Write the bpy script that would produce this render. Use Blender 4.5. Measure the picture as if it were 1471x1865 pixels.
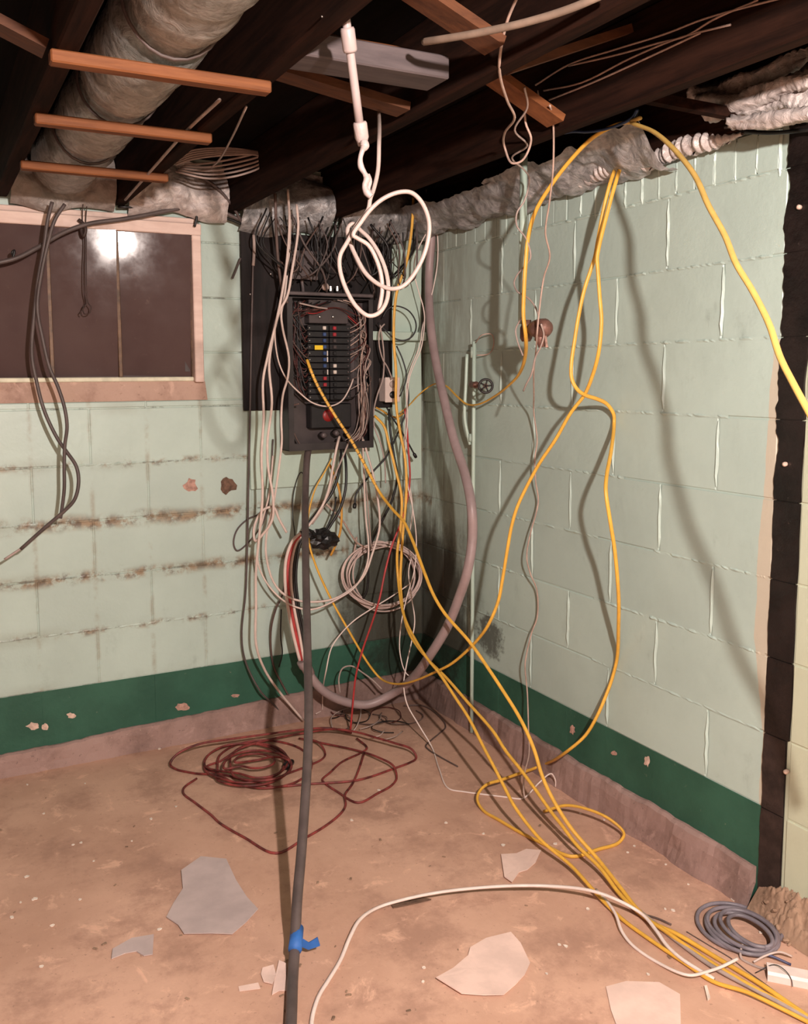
import bpy, math, random
from mathutils import Vector, Matrix, Euler, noise as mnoise

for o in list(bpy.data.objects):
    bpy.data.objects.remove(o, do_unlink=True)
scene = bpy.context.scene
COL = scene.collection
rnd = random.Random(7)

# ------------------------------------------------------------ camera
IW, IH = 1471.0, 1865.0
FPX = 1636.2
PPX, PPY = -52.44, -75.44                      # principal point offset (cropped photograph)
CAM = Vector((-1.9157, -3.3427, 1.4196))
CROT = Euler((1.46342, 0.005253, -0.46843), 'XYZ').to_matrix()
cam_d = bpy.data.cameras.new('camera')
cam_d.sensor_fit = 'HORIZONTAL'
cam_d.sensor_width = 36.0
cam_d.lens = FPX / IW * 36.0
cam_d.shift_x = -PPX / IW
cam_d.shift_y = PPY / IW
cam_d.clip_start = 0.02
cam_o = bpy.data.objects.new('camera', cam_d)
cam_o.location = CAM
cam_o.rotation_euler = CROT.to_euler()
COL.objects.link(cam_o)
scene.camera = cam_o

# ------------------------------------------------------------ world, lamps, exposure
w = bpy.data.worlds.new('world'); scene.world = w; w.use_nodes = True
w.node_tree.nodes['Background'].inputs[0].default_value = (0.012, 0.010, 0.009, 1)
w.node_tree.nodes['Background'].inputs[1].default_value = 1.0

def lamp(name, loc, energy, col, radius):
    d = bpy.data.lights.new(name, 'POINT')
    d.energy = energy; d.color = col; d.shadow_soft_size = radius
    o = bpy.data.objects.new(name, d); o.location = loc
    COL.objects.link(o)
    return o
lamp('bulb_light', (-1.47, -3.6, 1.90), 152, (1.0, 0.86, 0.79), 0.03)
lamp('far_bulb_light', (-3.3, -3.9, 1.85), 11, (1.0, 0.84, 0.74), 0.05)

vs = scene.view_settings
vs.view_transform = 'Standard'
vs.look = 'None'
vs.gamma = 1.0
vs.use_curve_mapping = False
vs.exposure = 1.42

# ------------------------------------------------------------ pixel -> place helpers
def ray(x, y):
    d = Vector(((x - IW / 2 - PPX) / FPX, -(y - IH / 2 - PPY) / FPX, -1.0))
    return CROT @ d
def PL(x, y, d=0.0):                 # d metres in front of the left wall (plane y = 0)
    r = ray(x, y); return CAM + r * ((-d - CAM.y) / r.y)
def PR(x, y, d=0.0):                 # d metres in front of the right wall (plane x = 0)
    r = ray(x, y); return CAM + r * ((-d - CAM.x) / r.x)
def PZ(x, y, z=0.0):                 # at height z
    r = ray(x, y); return CAM + r * ((z - CAM.z) / r.z)
def depth_of(p):
    return -((CROT.transposed()) @ (p - CAM)).z
def PD(x, y, dep):
    return CAM + ray(x, y) * dep

# ------------------------------------------------------------ object helpers
def link(o, parent=None, ploc=None):
    COL.objects.link(o)
    if parent is not None:
        o.parent = parent
        o.matrix_parent_inverse = Matrix.Translation(-Vector(parent.get('_loc', (0, 0, 0))))
    return o

def mesh_obj(name, verts, faces, mat, parent=None, smooth=False, recenter=True):
    vs_ = [Vector(v) for v in verts]
    c = Vector((0, 0, 0))
    if recenter and vs_:
        mn = [min(v[i] for v in vs_) for i in range(3)]
        mx = [max(v[i] for v in vs_) for i in range(3)]
        c = Vector(((mn[0] + mx[0]) / 2, (mn[1] + mx[1]) / 2, mn[2]))
    me = bpy.data.meshes.new(name)
    me.from_pydata([tuple(v - c) for v in vs_], [], faces)
    me.materials.append(mat)
    if smooth:
        me.polygons.foreach_set('use_smooth', [True] * len(me.polygons))
    me.update()
    o = bpy.data.objects.new(name, me)
    o.location = c
    # a child of a recentred parent: undo the parent's own offset
    link(o)
    if parent is not None:
        o.parent = parent
        o.matrix_parent_inverse = Matrix.Translation(-parent.location)
    return o

def tag(o, label, cat, group=None):
    o['label'] = label; o['category'] = cat
    if group: o['group'] = group
    return o
def structure(o, label=None):
    o['kind'] = 'structure'
    if label: o['label'] = label
    return o
def empty(name, loc, label=None, cat=None, group=None):
    o = bpy.data.objects.new(name, None); o.location = loc; o.empty_display_size = 0.05
    COL.objects.link(o)
    if label: tag(o, label, cat, group)
    return o

def box_geo(x0, x1, y0, y1, z0, z1, b=0.0):
    """box, optionally with chamfered edges (24 vertices)"""
    if b <= 0:
        v = [(x0,y0,z0),(x1,y0,z0),(x1,y1,z0),(x0,y1,z0),(x0,y0,z1),(x1,y0,z1),(x1,y1,z1),(x0,y1,z1)]
        f = [(0,3,2,1),(4,5,6,7),(0,1,5,4),(1,2,6,5),(2,3,7,6),(3,0,4,7)]
        return v, f
    import bmesh
    bm = bmesh.new()
    vv = [bm.verts.new(p) for p in [(x0,y0,z0),(x1,y0,z0),(x1,y1,z0),(x0,y1,z0),(x0,y0,z1),(x1,y0,z1),(x1,y1,z1),(x0,y1,z1)]]
    for f in [(0,3,2,1),(4,5,6,7),(0,1,5,4),(1,2,6,5),(2,3,7,6),(3,0,4,7)]:
        bm.faces.new([vv[i] for i in f])
    bmesh.ops.bevel(bm, geom=bm.edges[:], offset=b, segments=1, affect='EDGES')
    bm.verts.index_update()
    v = [tuple(q.co) for q in bm.verts]; f = [tuple(q.index for q in p.verts) for p in bm.faces]
    bm.free()
    return v, f
def box(name, x0, x1, y0, y1, z0, z1, mat, parent=None, b=0.0):
    v, f = box_geo(x0, x1, y0, y1, z0, z1, b)
    return mesh_obj(name, v, f, mat, parent)

def oriented_box(name, a, c, wvec, hvec, mat, parent=None, b=0.0):
    """beam from point a to point c, half-extent vectors wvec, hvec"""
    a, c, wv, hv = Vector(a), Vector(c), Vector(wvec), Vector(hvec)
    v = [a-wv-hv, a+wv-hv, a+wv+hv, a-wv+hv, c-wv-hv, c+wv-hv, c+wv+hv, c-wv+hv]
    f = [(0,3,2,1),(4,5,6,7),(0,1,5,4),(1,2,6,5),(2,3,7,6),(3,0,4,7)]
    return mesh_obj(name, v, f, mat, parent)

def frames(path):
    n = len(path); T = []
    for i in range(n):
        t = path[min(i+1, n-1)] - path[max(i-1, 0)]
        T.append(t.normalized() if t.length > 1e-9 else (T[-1] if T else Vector((0,0,1))))
    ref = Vector((1, 0, 0))
    if abs(T[0].dot(ref)) > 0.9: ref = Vector((0, 1, 0))
    N = [(ref - T[0] * ref.dot(T[0])).normalized()]
    for i in range(1, n):
        v = N[-1] - T[i] * N[-1].dot(T[i])
        N.append(v.normalized() if v.length > 1e-6 else N[-1])
    return T, N

def tube_geo(path, radii, sides=8, aspect=1.0, off=0):
    T, N = frames(path)
    verts, faces = [], []
    for i, p in enumerate(path):
        B = T[i].cross(N[i])
        for k in range(sides):
            a = 2 * math.pi * k / sides
            verts.append(p + N[i] * (math.cos(a) * radii[i]) + B * (math.sin(a) * radii[i] * aspect))
    n = len(path)
    for i in range(n - 1):
        for k in range(sides):
            a = off + i * sides + k; b = off + i * sides + (k + 1) % sides
            faces.append((a, b, b + sides, a + sides))
    faces.append(tuple(off + k for k in range(sides))[::-1])
    faces.append(tuple(off + (n - 1) * sides + k for k in range(sides)))
    return verts, faces

def catmull(pts, sub, vals=None):
    out, ov = [], []
    n = len(pts)
    for i in range(n - 1):
        p0 = pts[i-1] if i > 0 else pts[i] * 2 - pts[i+1]
        p1, p2 = pts[i], pts[i+1]
        p3 = pts[i+2] if i + 2 < n else pts[i+1] * 2 - pts[i]
        t0 = 0.0
        t1 = t0 + max((p1-p0).length, 1e-5) ** 0.5
        t2 = t1 + max((p2-p1).length, 1e-5) ** 0.5
        t3 = t2 + max((p3-p2).length, 1e-5) ** 0.5
        for s in range(sub):
            t = t1 + (t2 - t1) * s / sub
            A1 = p0 * ((t1-t)/(t1-t0)) + p1 * ((t-t0)/(t1-t0))
            A2 = p1 * ((t2-t)/(t2-t1)) + p2 * ((t-t1)/(t2-t1))
            A3 = p2 * ((t3-t)/(t3-t2)) + p3 * ((t-t2)/(t3-t2))
            B1 = A1 * ((t2-t)/(t2-t0)) + A2 * ((t-t0)/(t2-t0))
            B2 = A2 * ((t3-t)/(t3-t1)) + A3 * ((t-t1)/(t3-t1))
            out.append(B1 * ((t2-t)/(t2-t1)) + B2 * ((t-t1)/(t2-t1)))
            if vals: ov.append(vals[i] + (vals[i+1]-vals[i]) * s / sub)
    out.append(pts[-1].copy())
    if vals: ov.append(vals[-1])
    return (out, ov) if vals else out

def place(pts, r=0.004):
    """traced points -> 3D. (x, y, mode, value): L / R off a wall, F above the floor, Z at a height, D at a depth.
    points without a key take a depth interpolated between the keyed neighbours."""
    n = len(pts); dep = [None] * n
    for i, p in enumerate(pts):
        if len(p) >= 4:
            q = {'L': PL, 'R': PR, 'Z': PZ}.get(p[2])
            if p[2] == 'F': dep[i] = depth_of(PZ(p[0], p[1], p[3] + r))
            elif p[2] == 'D': dep[i] = p[3]
            else: dep[i] = depth_of(q(p[0], p[1], p[3]))
    keys = [i for i in range(n) if dep[i] is not None]
    cum = [0.0]
    for i in range(1, n):
        cum.append(cum[-1] + math.hypot(pts[i][0]-pts[i-1][0], pts[i][1]-pts[i-1][1]))
    for i in range(n):
        if dep[i] is None:
            lo = max([k for k in keys if k < i], default=None); hi = min([k for k in keys if k > i], default=None)
            if lo is None: dep[i] = dep[hi]
            elif hi is None: dep[i] = dep[lo]
            else:
                t = (cum[i]-cum[lo]) / max(cum[hi]-cum[lo], 1e-6)
                dep[i] = 1.0 / ((1-t)/dep[lo] + t/dep[hi])
    out = []
    for p, d in zip(pts, dep):
        v = PD(p[0], p[1], d)
        v.x = min(v.x, -r - 0.002); v.y = min(v.y, -r - 0.002); v.z = max(v.z, r)
        out.append(v)
    return out

def tube(name, path3, r, mat, parent=None, sides=8, aspect=1.0, sub=6, radii=None):
    path = [Vector(p) for p in path3]
    if sub > 1:
        if radii: path, rr = catmull(path, sub, radii)
        else: path = catmull(path, sub); rr = [r] * len(path)
    else:
        rr = radii or [r] * len(path)
    for p, q in zip(path, rr):
        p.z = max(p.z, q * min(aspect, 1.0))
    v, f = tube_geo(path, rr, sides, aspect)
    return mesh_obj(name, v, f, mat, parent, smooth=True)

def cable(name, pts, r, mat, label, cat='cable', group=None, aspect=1.0, sides=8, sub=6, parent=None, scale=None):
    p3 = place(pts, r)
    radii = [r * s for s in scale] if scale else None
    o = tube(name, p3, r, mat, parent, sides, aspect, sub, radii)
    if parent is None: tag(o, label, cat, group)
    return o

def lathe(name, prof, axis_o, axis_d, mat, parent=None, seg=16, smooth=True):
    """profile [(distance along axis, radius)]"""
    o = Vector(axis_o); d = Vector(axis_d).normalized()
    u = d.orthogonal().normalized(); w_ = d.cross(u)
    v, f = [], []
    for (h, r) in prof:
        for k in range(seg):
            a = 2*math.pi*k/seg
            v.append(o + d*h + (u*math.cos(a) + w_*math.sin(a))*max(r, 1e-5))
    for i in range(len(prof)-1):
        for k in range(seg):
            a = i*seg+k; b = i*seg+(k+1) % seg
            f.append((a, b, b+seg, a+seg))
    f.append(tuple(range(seg))[::-1]); f.append(tuple((len(prof)-1)*seg+k for k in range(seg)))
    return mesh_obj(name, v, f, mat, parent, smooth)

def grid_surface(name, fn, nu, nv, mat, parent=None, thick=0.0):
    v = [fn(i/nu, j/nv) for j in range(nv+1) for i in range(nu+1)]
    f = [(j*(nu+1)+i, j*(nu+1)+i+1, (j+1)*(nu+1)+i+1, (j+1)*(nu+1)+i) for j in range(nv) for i in range(nu)]
    o = mesh_obj(name, v, f, mat, parent, smooth=True)
    if thick:
        m = o.modifiers.new('thickness', 'SOLIDIFY'); m.thickness = thick; m.offset = 0
    return o

def slab_poly(name, pts, thick, mat, parent=None, up=Vector((0,0,1)), curl=0.0):
    """flat flake with an outline (list of Vectors) and a thickness along up"""
    n = len(pts); c = sum(pts, Vector())/n
    R = max((p-c).length for p in pts)
    lift = lambda p: up*(curl*((p-c).length/R)**2)
    top = [p+up*thick+lift(p) for p in pts]; bot = [p+lift(p)*1.0 for p in pts]
    inner = [c+(p-c)*0.55 for p in pts]
    v = top + bot + [p+up*thick+lift(p) for p in inner] + [p+lift(p) for p in inner] + [c+up*thick, c]
    f = []
    for i in range(n):
        j = (i+1) % n
        f.append((i, j, n+j, n+i))
        f.append((i, 2*n+i, 2*n+j, j)); f.append((n+i, n+j, 3*n+j, 3*n+i))
        f.append((2*n+i, 4*n, 2*n+j)); f.append((3*n+i, 3*n+j, 4*n+1))
    return mesh_obj(name, v, f, mat, parent)

# ------------------------------------------------------------ materials
class NT:
    def __init__(s, name):
        s.m = bpy.data.materials.new(name); s.m.use_nodes = True
        s.t = s.m.node_tree; s.b = s.t.nodes['Principled BSDF']
    def n(s, typ, **kw):
        q = s.t.nodes.new(typ)
        for k, v in kw.items():
            if k.startswith('i_'):
                key = k[2:]; key = int(key) if key.isdigit() else key
                s.set(q.inputs[key], v)
            else: setattr(q, k, v)
        return q
    def set(s, sock, v):
        if hasattr(v, 'is_linked') or isinstance(v, bpy.types.NodeSocket): s.t.links.new(v, sock)
        else: sock.default_value = v
    def math(s, op, a, b=0.0, c=0.0, clamp=False):
        q = s.n('ShaderNodeMath', operation=op, use_clamp=clamp)
        s.set(q.inputs[0], a); s.set(q.inputs[1], b); s.set(q.inputs[2], c)
        return q.outputs[0]
    def pos(s):
        if not hasattr(s, '_p'): s._p = s.n('ShaderNodeNewGeometry').outputs['Position']
        return s._p
    def xyz(s):
        if not hasattr(s, '_x'):
            q = s.n('ShaderNodeSeparateXYZ'); s.t.links.new(s.pos(), q.inputs[0]); s._x = q.outputs
        return s._x
    def noise(s, scale, detail=4.0, rough=0.6, vec=None, dist=0.0):
        q = s.n('ShaderNodeTexNoise'); s.t.links.new(vec if vec is not None else s.pos(), q.inputs['Vector'])
        q.inputs['Scale'].default_value = scale; q.inputs['Detail'].default_value = detail
        q.inputs['Roughness'].default_value = rough; q.inputs['Distortion'].default_value = dist
        return q.outputs['Fac']
    def mapr(s, v, a, b, c=0.0, d=1.0, smooth=True):
        q = s.n('ShaderNodeMapRange', interpolation_type='SMOOTHSTEP' if smooth else 'LINEAR')
        s.set(q.inputs[0], v)
        for i, x in enumerate((a, b, c, d)): s.set(q.inputs[i+1], x)
        return q.outputs[0]
    def mix(s, fac, a, b, mode='MIX'):
        q = s.n('ShaderNodeMix', data_type='RGBA', blend_type=mode)
        s.set(q.inputs[0], fac)
        s.set(q.inputs[6], a if not isinstance(a, tuple) else (*a, 1)[:4]); s.set(q.inputs[7], b if not isinstance(b, tuple) else (*b, 1)[:4])
        return q.outputs[2]
    def bump(s, h, strength=0.2, dist=0.01):
        q = s.n('ShaderNodeBump'); q.inputs['Strength'].default_value = strength; q.inputs['Distance'].default_value = dist
        s.t.links.new(h, q.inputs['Height']); s.t.links.new(q.outputs[0], s.b.inputs['Normal'])
    def out(s, col=None, rough=None, metal=None, spec=None):
        if col is not None: s.set(s.b.inputs['Base Color'], (*col, 1)[:4] if isinstance(col, tuple) else col)
        if rough is not None: s.set(s.b.inputs['Roughness'], rough)
        if metal is not None: s.set(s.b.inputs['Metallic'], metal)
        if spec is not None: s.set(s.b.inputs['Specular IOR Level'], spec)
        return s.m

def simple(name, col, rough=0.5, var=0.12, scale=30.0, bump=0.0, bscale=120.0, metal=0.0, spec=0.4):
    t = NT(name)
    a = tuple(c*(1-var) for c in col); b = tuple(min(1, c*(1+var)) for c in col)
    f = t.mapr(t.noise(scale), 0.3, 0.7)
    if bump: t.bump(t.noise(bscale, 3.0), bump, 0.004)
    return t.out(t.mix(f, a, b), rough, metal, spec)

def paint_wall(name, base, stains=True, gloss=0.42):
    t = NT(name); X, Y, Z = t.xyz()
    n1 = t.mapr(t.noise(2.2, 5), 0.3, 0.7)
    c = t.mix(n1, tuple(q*0.92 for q in base), tuple(min(1, q*1.06) for q in base))
    rn = t.n('ShaderNodeObjectInfo').outputs['Random']
    c = t.mix(t.math('MULTIPLY', t.math('POWER', rn, 2.0), 0.30), c, (base[0]*0.72, base[1]*0.72, base[2]*0.74))
    fine = t.noise(38, 4, 0.65)
    c = t.mix(t.mapr(fine, 0.62, 0.8, 0, 0.22), c, (base[0]*0.6, base[1]*0.55, base[2]*0.45))
    if stains:
        left = t.math('GREATER_THAN', Y, -0.08)
        wob = t.math('MULTIPLY', t.math('SUBTRACT', t.noise(6, 3), 0.5), 0.05)
        # rusty seepage along three bed joints of the left wall
        for zl, wd, thr, amt in ((0.285+0.2032*3-0.006, 0.040, 0.40, 0.95), (0.285+0.2032*2-0.004, 0.032, 0.42, 0.95), (0.285+0.2032*4, 0.022, 0.48, 0.8), (0.285+0.2032, 0.020, 0.47, 0.8)):
            dz = t.math('ABSOLUTE', t.math('SUBTRACT', t.math('ADD', Z, wob), zl))
            band = t.mapr(dz, wd, 0.0)
            nn = t.mapr(t.noise(9 + zl*3, 5, 0.7), thr, thr+0.14)
            m = t.math('MULTIPLY', t.math('MULTIPLY', band, nn), left)
            c = t.mix(t.math('MULTIPLY', m, amt), c, t.mix(t.mapr(t.noise(30), 0.4, 0.6), (0.10, 0.055, 0.03), (0.28, 0.19, 0.11)))
        # thin dark cracks opened along the bed joints of the left wall
        fz = t.math('ABSOLUTE', t.math('SUBTRACT', t.math('MODULO', t.math('ADD', t.math('ADD', Z, t.math('MULTIPLY', wob, 0.12)), 2.032-0.285+0.1016), 0.2032), 0.1016))
        ck = t.math('MULTIPLY', t.math('MULTIPLY', t.mapr(fz, 0.0045, 0.001), t.mapr(t.noise(9, 6, 0.75), 0.50, 0.60)), left)
        c = t.mix(t.math('MULTIPLY', ck, 0.65), c, (0.05, 0.035, 0.022))
        # grey smears either side of the joints
        sm = t.math('MULTIPLY', t.math('MULTIPLY', t.mapr(fz, 0.045, 0.0), t.mapr(t.noise(3.3, 5, 0.65), 0.42, 0.66)), left)
        c = t.mix(t.math('MULTIPLY', sm, 0.30), c, (0.22, 0.22, 0.16))
        # stains running on head joints
        sx = t.math('ABSOLUTE', t.math('SUBTRACT', t.math('MODULO', t.math('ADD', t.math('ADD', X, 0.969), 4.064), 0.2032), 0.1016))
        hj = t.mapr(sx, 0.088, 0.1016)
        hm = t.math('MULTIPLY', t.math('MULTIPLY', hj, t.mapr(t.noise(5, 5, 0.7), 0.44, 0.6)), left)
        c = t.mix(t.math('MULTIPLY', hm, 0.5), c, (0.25, 0.19, 0.12))
        # black mould creeping out of the damp corner
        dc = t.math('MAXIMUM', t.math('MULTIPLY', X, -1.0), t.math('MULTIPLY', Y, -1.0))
        nm = t.noise(5.5, 6, 0.72)
        mz = t.math('MULTIPLY', t.mapr(Z, 1.0, 0.30), t.mapr(dc, 0.55, 0.08))
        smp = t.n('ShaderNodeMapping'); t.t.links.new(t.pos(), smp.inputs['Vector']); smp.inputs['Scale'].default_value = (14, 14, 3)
        nm = t.math('ADD', t.math('MULTIPLY', nm, 0.6), t.math('MULTIPLY', t.noise(1.0, 6, .7, vec=smp.outputs[0]), 0.4))
        mould = t.mapr(t.math('ADD', t.math('MULTIPLY', mz, 0.95), nm), 0.55, 0.92)
        up = t.math('MULTIPLY', t.mapr(dc, 0.60, 0.05), t.mapr(t.noise(1.0, 5, 0.7, vec=smp.outputs[0]), 0.28, 0.60))  # streaky grime, with the upper corner's shade painted into the colour
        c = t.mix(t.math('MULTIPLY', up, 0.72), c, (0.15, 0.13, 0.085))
        c = t.mix(t.math('MULTIPLY', mould, 0.88), c, (0.022, 0.017, 0.010))
        # patch of mould low on the right wall
        px = t.math('POWER', t.math('DIVIDE', t.math('ADD', Y, 0.52), 0.10), 2.0)
        pz = t.math('POWER', t.math('DIVIDE', t.math('SUBTRACT', Z, 0.41), 0.085), 2.0)
        pm = t.mapr(t.math('SUBTRACT', t.math('ADD', px, pz), t.math('MULTIPLY', t.math('SUBTRACT', t.noise(16, 5, .7), 0.5), 5.0)), 1.3, 0.2)
        pm = t.math('MULTIPLY', pm, t.math('LESS_THAN', Y, -0.3))
        c = t.mix(t.math('MULTIPLY', pm, 0.8), c, (0.04, 0.03, 0.02))
        # bare tan strip left of the black stripe on the right wall
        ey = t.math('ADD', Y, t.math('MULTIPLY', t.math('SUBTRACT', t.noise(7, 2), 0.5), 0.02))
        lim = t.math('MINIMUM', t.mapr(Z, 0.9, 1.45, -1.745, -1.768, smooth=False), t.mapr(Z, 0.45, 0.8, -1.783, -1.74))
        tan = t.math('MULTIPLY', t.math('LESS_THAN', ey, lim), t.math('LESS_THAN', Z, 1.50))
        tan = t.math('MULTIPLY', tan, t.math('MULTIPLY', t.math('GREATER_THAN', Y, -1.83), t.math('GREATER_THAN', Z, 0.2)))
        c = t.mix(t.math('MULTIPLY', tan, 0.62), c, (0.56, 0.43, 0.31))
        cream = t.math('LESS_THAN', Y, -1.83)
        c = t.mix(t.math('MULTIPLY', cream, 0.6), c, (0.55, 0.55, 0.36))
    h = t.math('ADD', t.math('MULTIPLY', t.noise(55, 3), 0.5), t.noise(14, 3))
    t.bump(h, 0.22, 0.006)
    return t.out(c, gloss, 0.0, 0.45)

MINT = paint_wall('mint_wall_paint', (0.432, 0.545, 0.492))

def green_paint():
    t = NT('dark_green_paint'); X, Y, Z = t.xyz()
    c = t.mix(t.mapr(t.noise(4, 5), 0.3, 0.7), (0.020, 0.080, 0.052), (0.032, 0.115, 0.075))
    c = t.mix(t.mapr(t.noise(42, 5, 0.7), 0.66, 0.74, 0, 0.6), c, (0.30, 0.28, 0.20))
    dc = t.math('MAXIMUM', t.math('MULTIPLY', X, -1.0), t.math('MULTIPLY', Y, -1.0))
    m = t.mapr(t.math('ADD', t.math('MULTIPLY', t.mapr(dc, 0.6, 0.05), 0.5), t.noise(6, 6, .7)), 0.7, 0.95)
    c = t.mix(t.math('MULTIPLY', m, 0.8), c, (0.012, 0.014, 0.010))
    t.bump(t.math('ADD', t.noise(40, 3), t.noise(12, 3)), 0.3, 0.005)
    return t.out(c, 0.5, 0, 0.4)
GREEN = green_paint()

def concrete(name, a, b, dark, stain_corner=False):
    t = NT(name); X, Y, Z = t.xyz()
    c = t.mix(t.mapr(t.noise(1.7, 6, 0.62), 0.32, 0.68), a, b)
    c = t.mix(t.mapr(t.noise(3.8, 7, 0.72), 0.46, 0.66, 0, 0.72), c, dark)
    c = t.mix(t.mapr(t.noise(11, 5, 0.7, dist=0.6), 0.56, 0.70, 0, 0.55), c, tuple(min(1, q*1.35) for q in b))
    c = t.mix(t.mapr(t.noise(70, 3, 0.7), 0.62, 0.72, 0, 0.5), c, tuple(q*0.55 for q in dark))
    c = t.mix(t.mapr(t.noise(150, 2, 0.6), 0.70, 0.76, 0, 0.6), c, (0.55, 0.42, 0.34))
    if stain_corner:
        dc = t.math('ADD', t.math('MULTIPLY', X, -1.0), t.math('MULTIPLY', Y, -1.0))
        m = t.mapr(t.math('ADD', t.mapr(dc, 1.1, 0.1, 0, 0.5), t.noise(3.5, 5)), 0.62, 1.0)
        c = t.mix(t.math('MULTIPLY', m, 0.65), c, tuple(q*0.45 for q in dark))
    h = t.math('ADD', t.math('MULTIPLY', t.noise(90, 4, 0.7), 0.35), t.noise(16, 5, 0.65))
    t.bump(h, 0.35, 0.006)
    return t.out(c, 0.82, 0, 0.25)
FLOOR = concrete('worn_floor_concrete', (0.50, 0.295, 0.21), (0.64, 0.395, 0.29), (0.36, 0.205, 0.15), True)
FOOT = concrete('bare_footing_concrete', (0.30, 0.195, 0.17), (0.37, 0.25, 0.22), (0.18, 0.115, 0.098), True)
RUBBLE = concrete('loose_rubble', (0.20, 0.12, 0.08), (0.38, 0.25, 0.17), (0.05, 0.032, 0.022))
SILLM = concrete('bare_sill_mortar', (0.40, 0.27, 0.21), (0.46, 0.32, 0.26), (0.25, 0.15, 0.12))

def wood(name, a, b, scale=(40, 3, 40), rough=0.7, bump=0.2):
    t = NT(name)
    mp = t.n('ShaderNodeMapping'); t.t.links.new(t.pos(), mp.inputs['Vector']); mp.inputs['Scale'].default_value = scale
    f = t.noise(1.0, 6, 0.65, vec=mp.outputs[0], dist=0.4)
    c = t.mix(t.mapr(f, 0.3, 0.7), a, b)
    c = t.mix(t.mapr(t.noise(5, 4), 0.5, 0.75, 0, 0.5), c, tuple(q*0.5 for q in a))
    t.bump(f, bump, 0.004)
    return t.out(c, rough, 0, 0.3 if rough < .85 else 0.08)
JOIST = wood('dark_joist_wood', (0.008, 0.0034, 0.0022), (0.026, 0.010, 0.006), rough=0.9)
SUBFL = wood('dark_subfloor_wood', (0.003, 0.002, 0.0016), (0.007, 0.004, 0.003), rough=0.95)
ORANGE = wood('orange_strip_wood', (0.115, 0.036, 0.011), (0.20, 0.070, 0.023), scale=(4, 50, 50))
BRIDGE = wood('brown_bridging_wood', (0.055, 0.018, 0.007), (0.10, 0.035, 0.013), scale=(10, 50, 40))
GREYWD = wood('grey_painted_wood', (0.060, 0.046, 0.048), (0.095, 0.074, 0.075), scale=(5, 40, 40))
FRAMEW = wood('weathered_pink_frame_wood', (0.62, 0.46, 0.40), (0.74, 0.58, 0.51), scale=(6, 20, 30), bump=0.1)
BLACKBD = wood('black_backboard', (0.006, 0.005, 0.005), (0.020, 0.014, 0.014), scale=(30, 30, 3), rough=0.75)

def black_stripe():
    t = NT('black_tar_paint')
    c = t.mix(t.mapr(t.noise(9, 5), 0.3, 0.7), (0.004, 0.0025, 0.0025), (0.015, 0.009, 0.008))
    c = t.mix(t.mapr(t.noise(45, 5, .7), 0.66, 0.76, 0, 0.6), c, (0.17, 0.12, 0.10))
    t.bump(t.noise(25, 5), 0.5, 0.008)
    return t.out(c, 0.38, 0, 0.5)
TAR = black_stripe()

def glass():
    t = NT('dirty_dark_glass')
    c = t.mix(t.mapr(t.noise(3, 5), 0.3, 0.7), (0.066, 0.041, 0.040), (0.082, 0.054, 0.052))
    c = t.mix(t.mapr(t.noise(30, 4, .7), 0.63, 0.75, 0, 0.4), c, (0.14, 0.10, 0.09))
    t.bump(t.noise(7, 3), 0.02, 0.006)
    r = t.mapr(t.noise(12, 4), 0.3, 0.7, 0.06, 0.10)
    return t.out(c, r, 0, 0.30)
GLASS = glass()

def foil(name, a, b, metal=0.35, rough=0.38):
    t = NT(name)
    vor = t.n('ShaderNodeTexVoronoi', feature='DISTANCE_TO_EDGE'); t.t.links.new(t.pos(), vor.inputs['Vector']); vor.inputs['Scale'].default_value = 26
    f = t.noise(22, 6, 0.7, dist=1.2)
    c = t.mix(t.mapr(f, 0.3, 0.7), a, b)
    t.bump(t.math('ADD', f, t.math('MULTIPLY', vor.outputs[0], 0.6)), 0.6, 0.012)
    return t.out(c, rough, metal, 0.5)
FOIL = foil('crinkled_grey_vapour_foil', (0.19, 0.185, 0.185), (0.43, 0.42, 0.42))
FOILW = foil('crinkled_pale_vapour_foil', (0.36, 0.31, 0.295), (0.62, 0.55, 0.52), 0.15, 0.36)
DUCT = foil('wrapped_duct_plastic', (0.22, 0.205, 0.185), (0.42, 0.395, 0.365), 0.12, 0.25)

YEL = simple('yellow_cable_jacket', (0.70, 0.385, 0.055), 0.42, 0.10, 25, spec=0.45)
YELP = simple('pale_yellow_cable_jacket', (0.56, 0.36, 0.10), 0.42, 0.10, 25)
YELD = simple('old_yellow_cable_jacket', (0.50, 0.24, 0.03), 0.45, 0.15, 25)
WHT = simple('white_cable_jacket', (0.61, 0.49, 0.44), 0.45, 0.08, 25)
COILW = simple('bright_white_cable_jacket', (0.33, 0.262, 0.236), 0.45, 0.08, 25)
FLOORW = simple('clean_white_cable_jacket', (0.72, 0.60, 0.55), 0.45, 0.06, 25)
WHTD = simple('grimy_white_cable_jacket', (0.36, 0.28, 0.25), 0.5, 0.18, 20)
BEIGE = simple('beige_wire_jacket', (0.42, 0.30, 0.25), 0.5, 0.2, 30)
GREYC = simple('grey_cable_jacket', (0.085, 0.064, 0.060), 0.48, 0.2, 14)
BROWNC = simple('brown_cable_jacket', (0.10, 0.064, 0.054), 0.5, 0.2, 20)
COND = simple('pinkish_grey_conduit', (0.30, 0.225, 0.222), 0.42, 0.12, 10)
BLUEC = simple('blue_grey_cable_jacket', (0.20, 0.175, 0.20), 0.4, 0.25, 12)
BLK = simple('black_rubber', (0.009, 0.008, 0.008), 0.4, 0.3, 40)
REDC = simple('red_cord_jacket', (0.17, 0.030, 0.027), 0.5, 0.65, 22)
REDW = simple('red_wire_insulation', (0.40, 0.035, 0.035), 0.42, 0.2, 18)
DKRED = simple('dull_red_wire', (0.075, 0.018, 0.015), 0.5, 0.3, 20)
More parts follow.
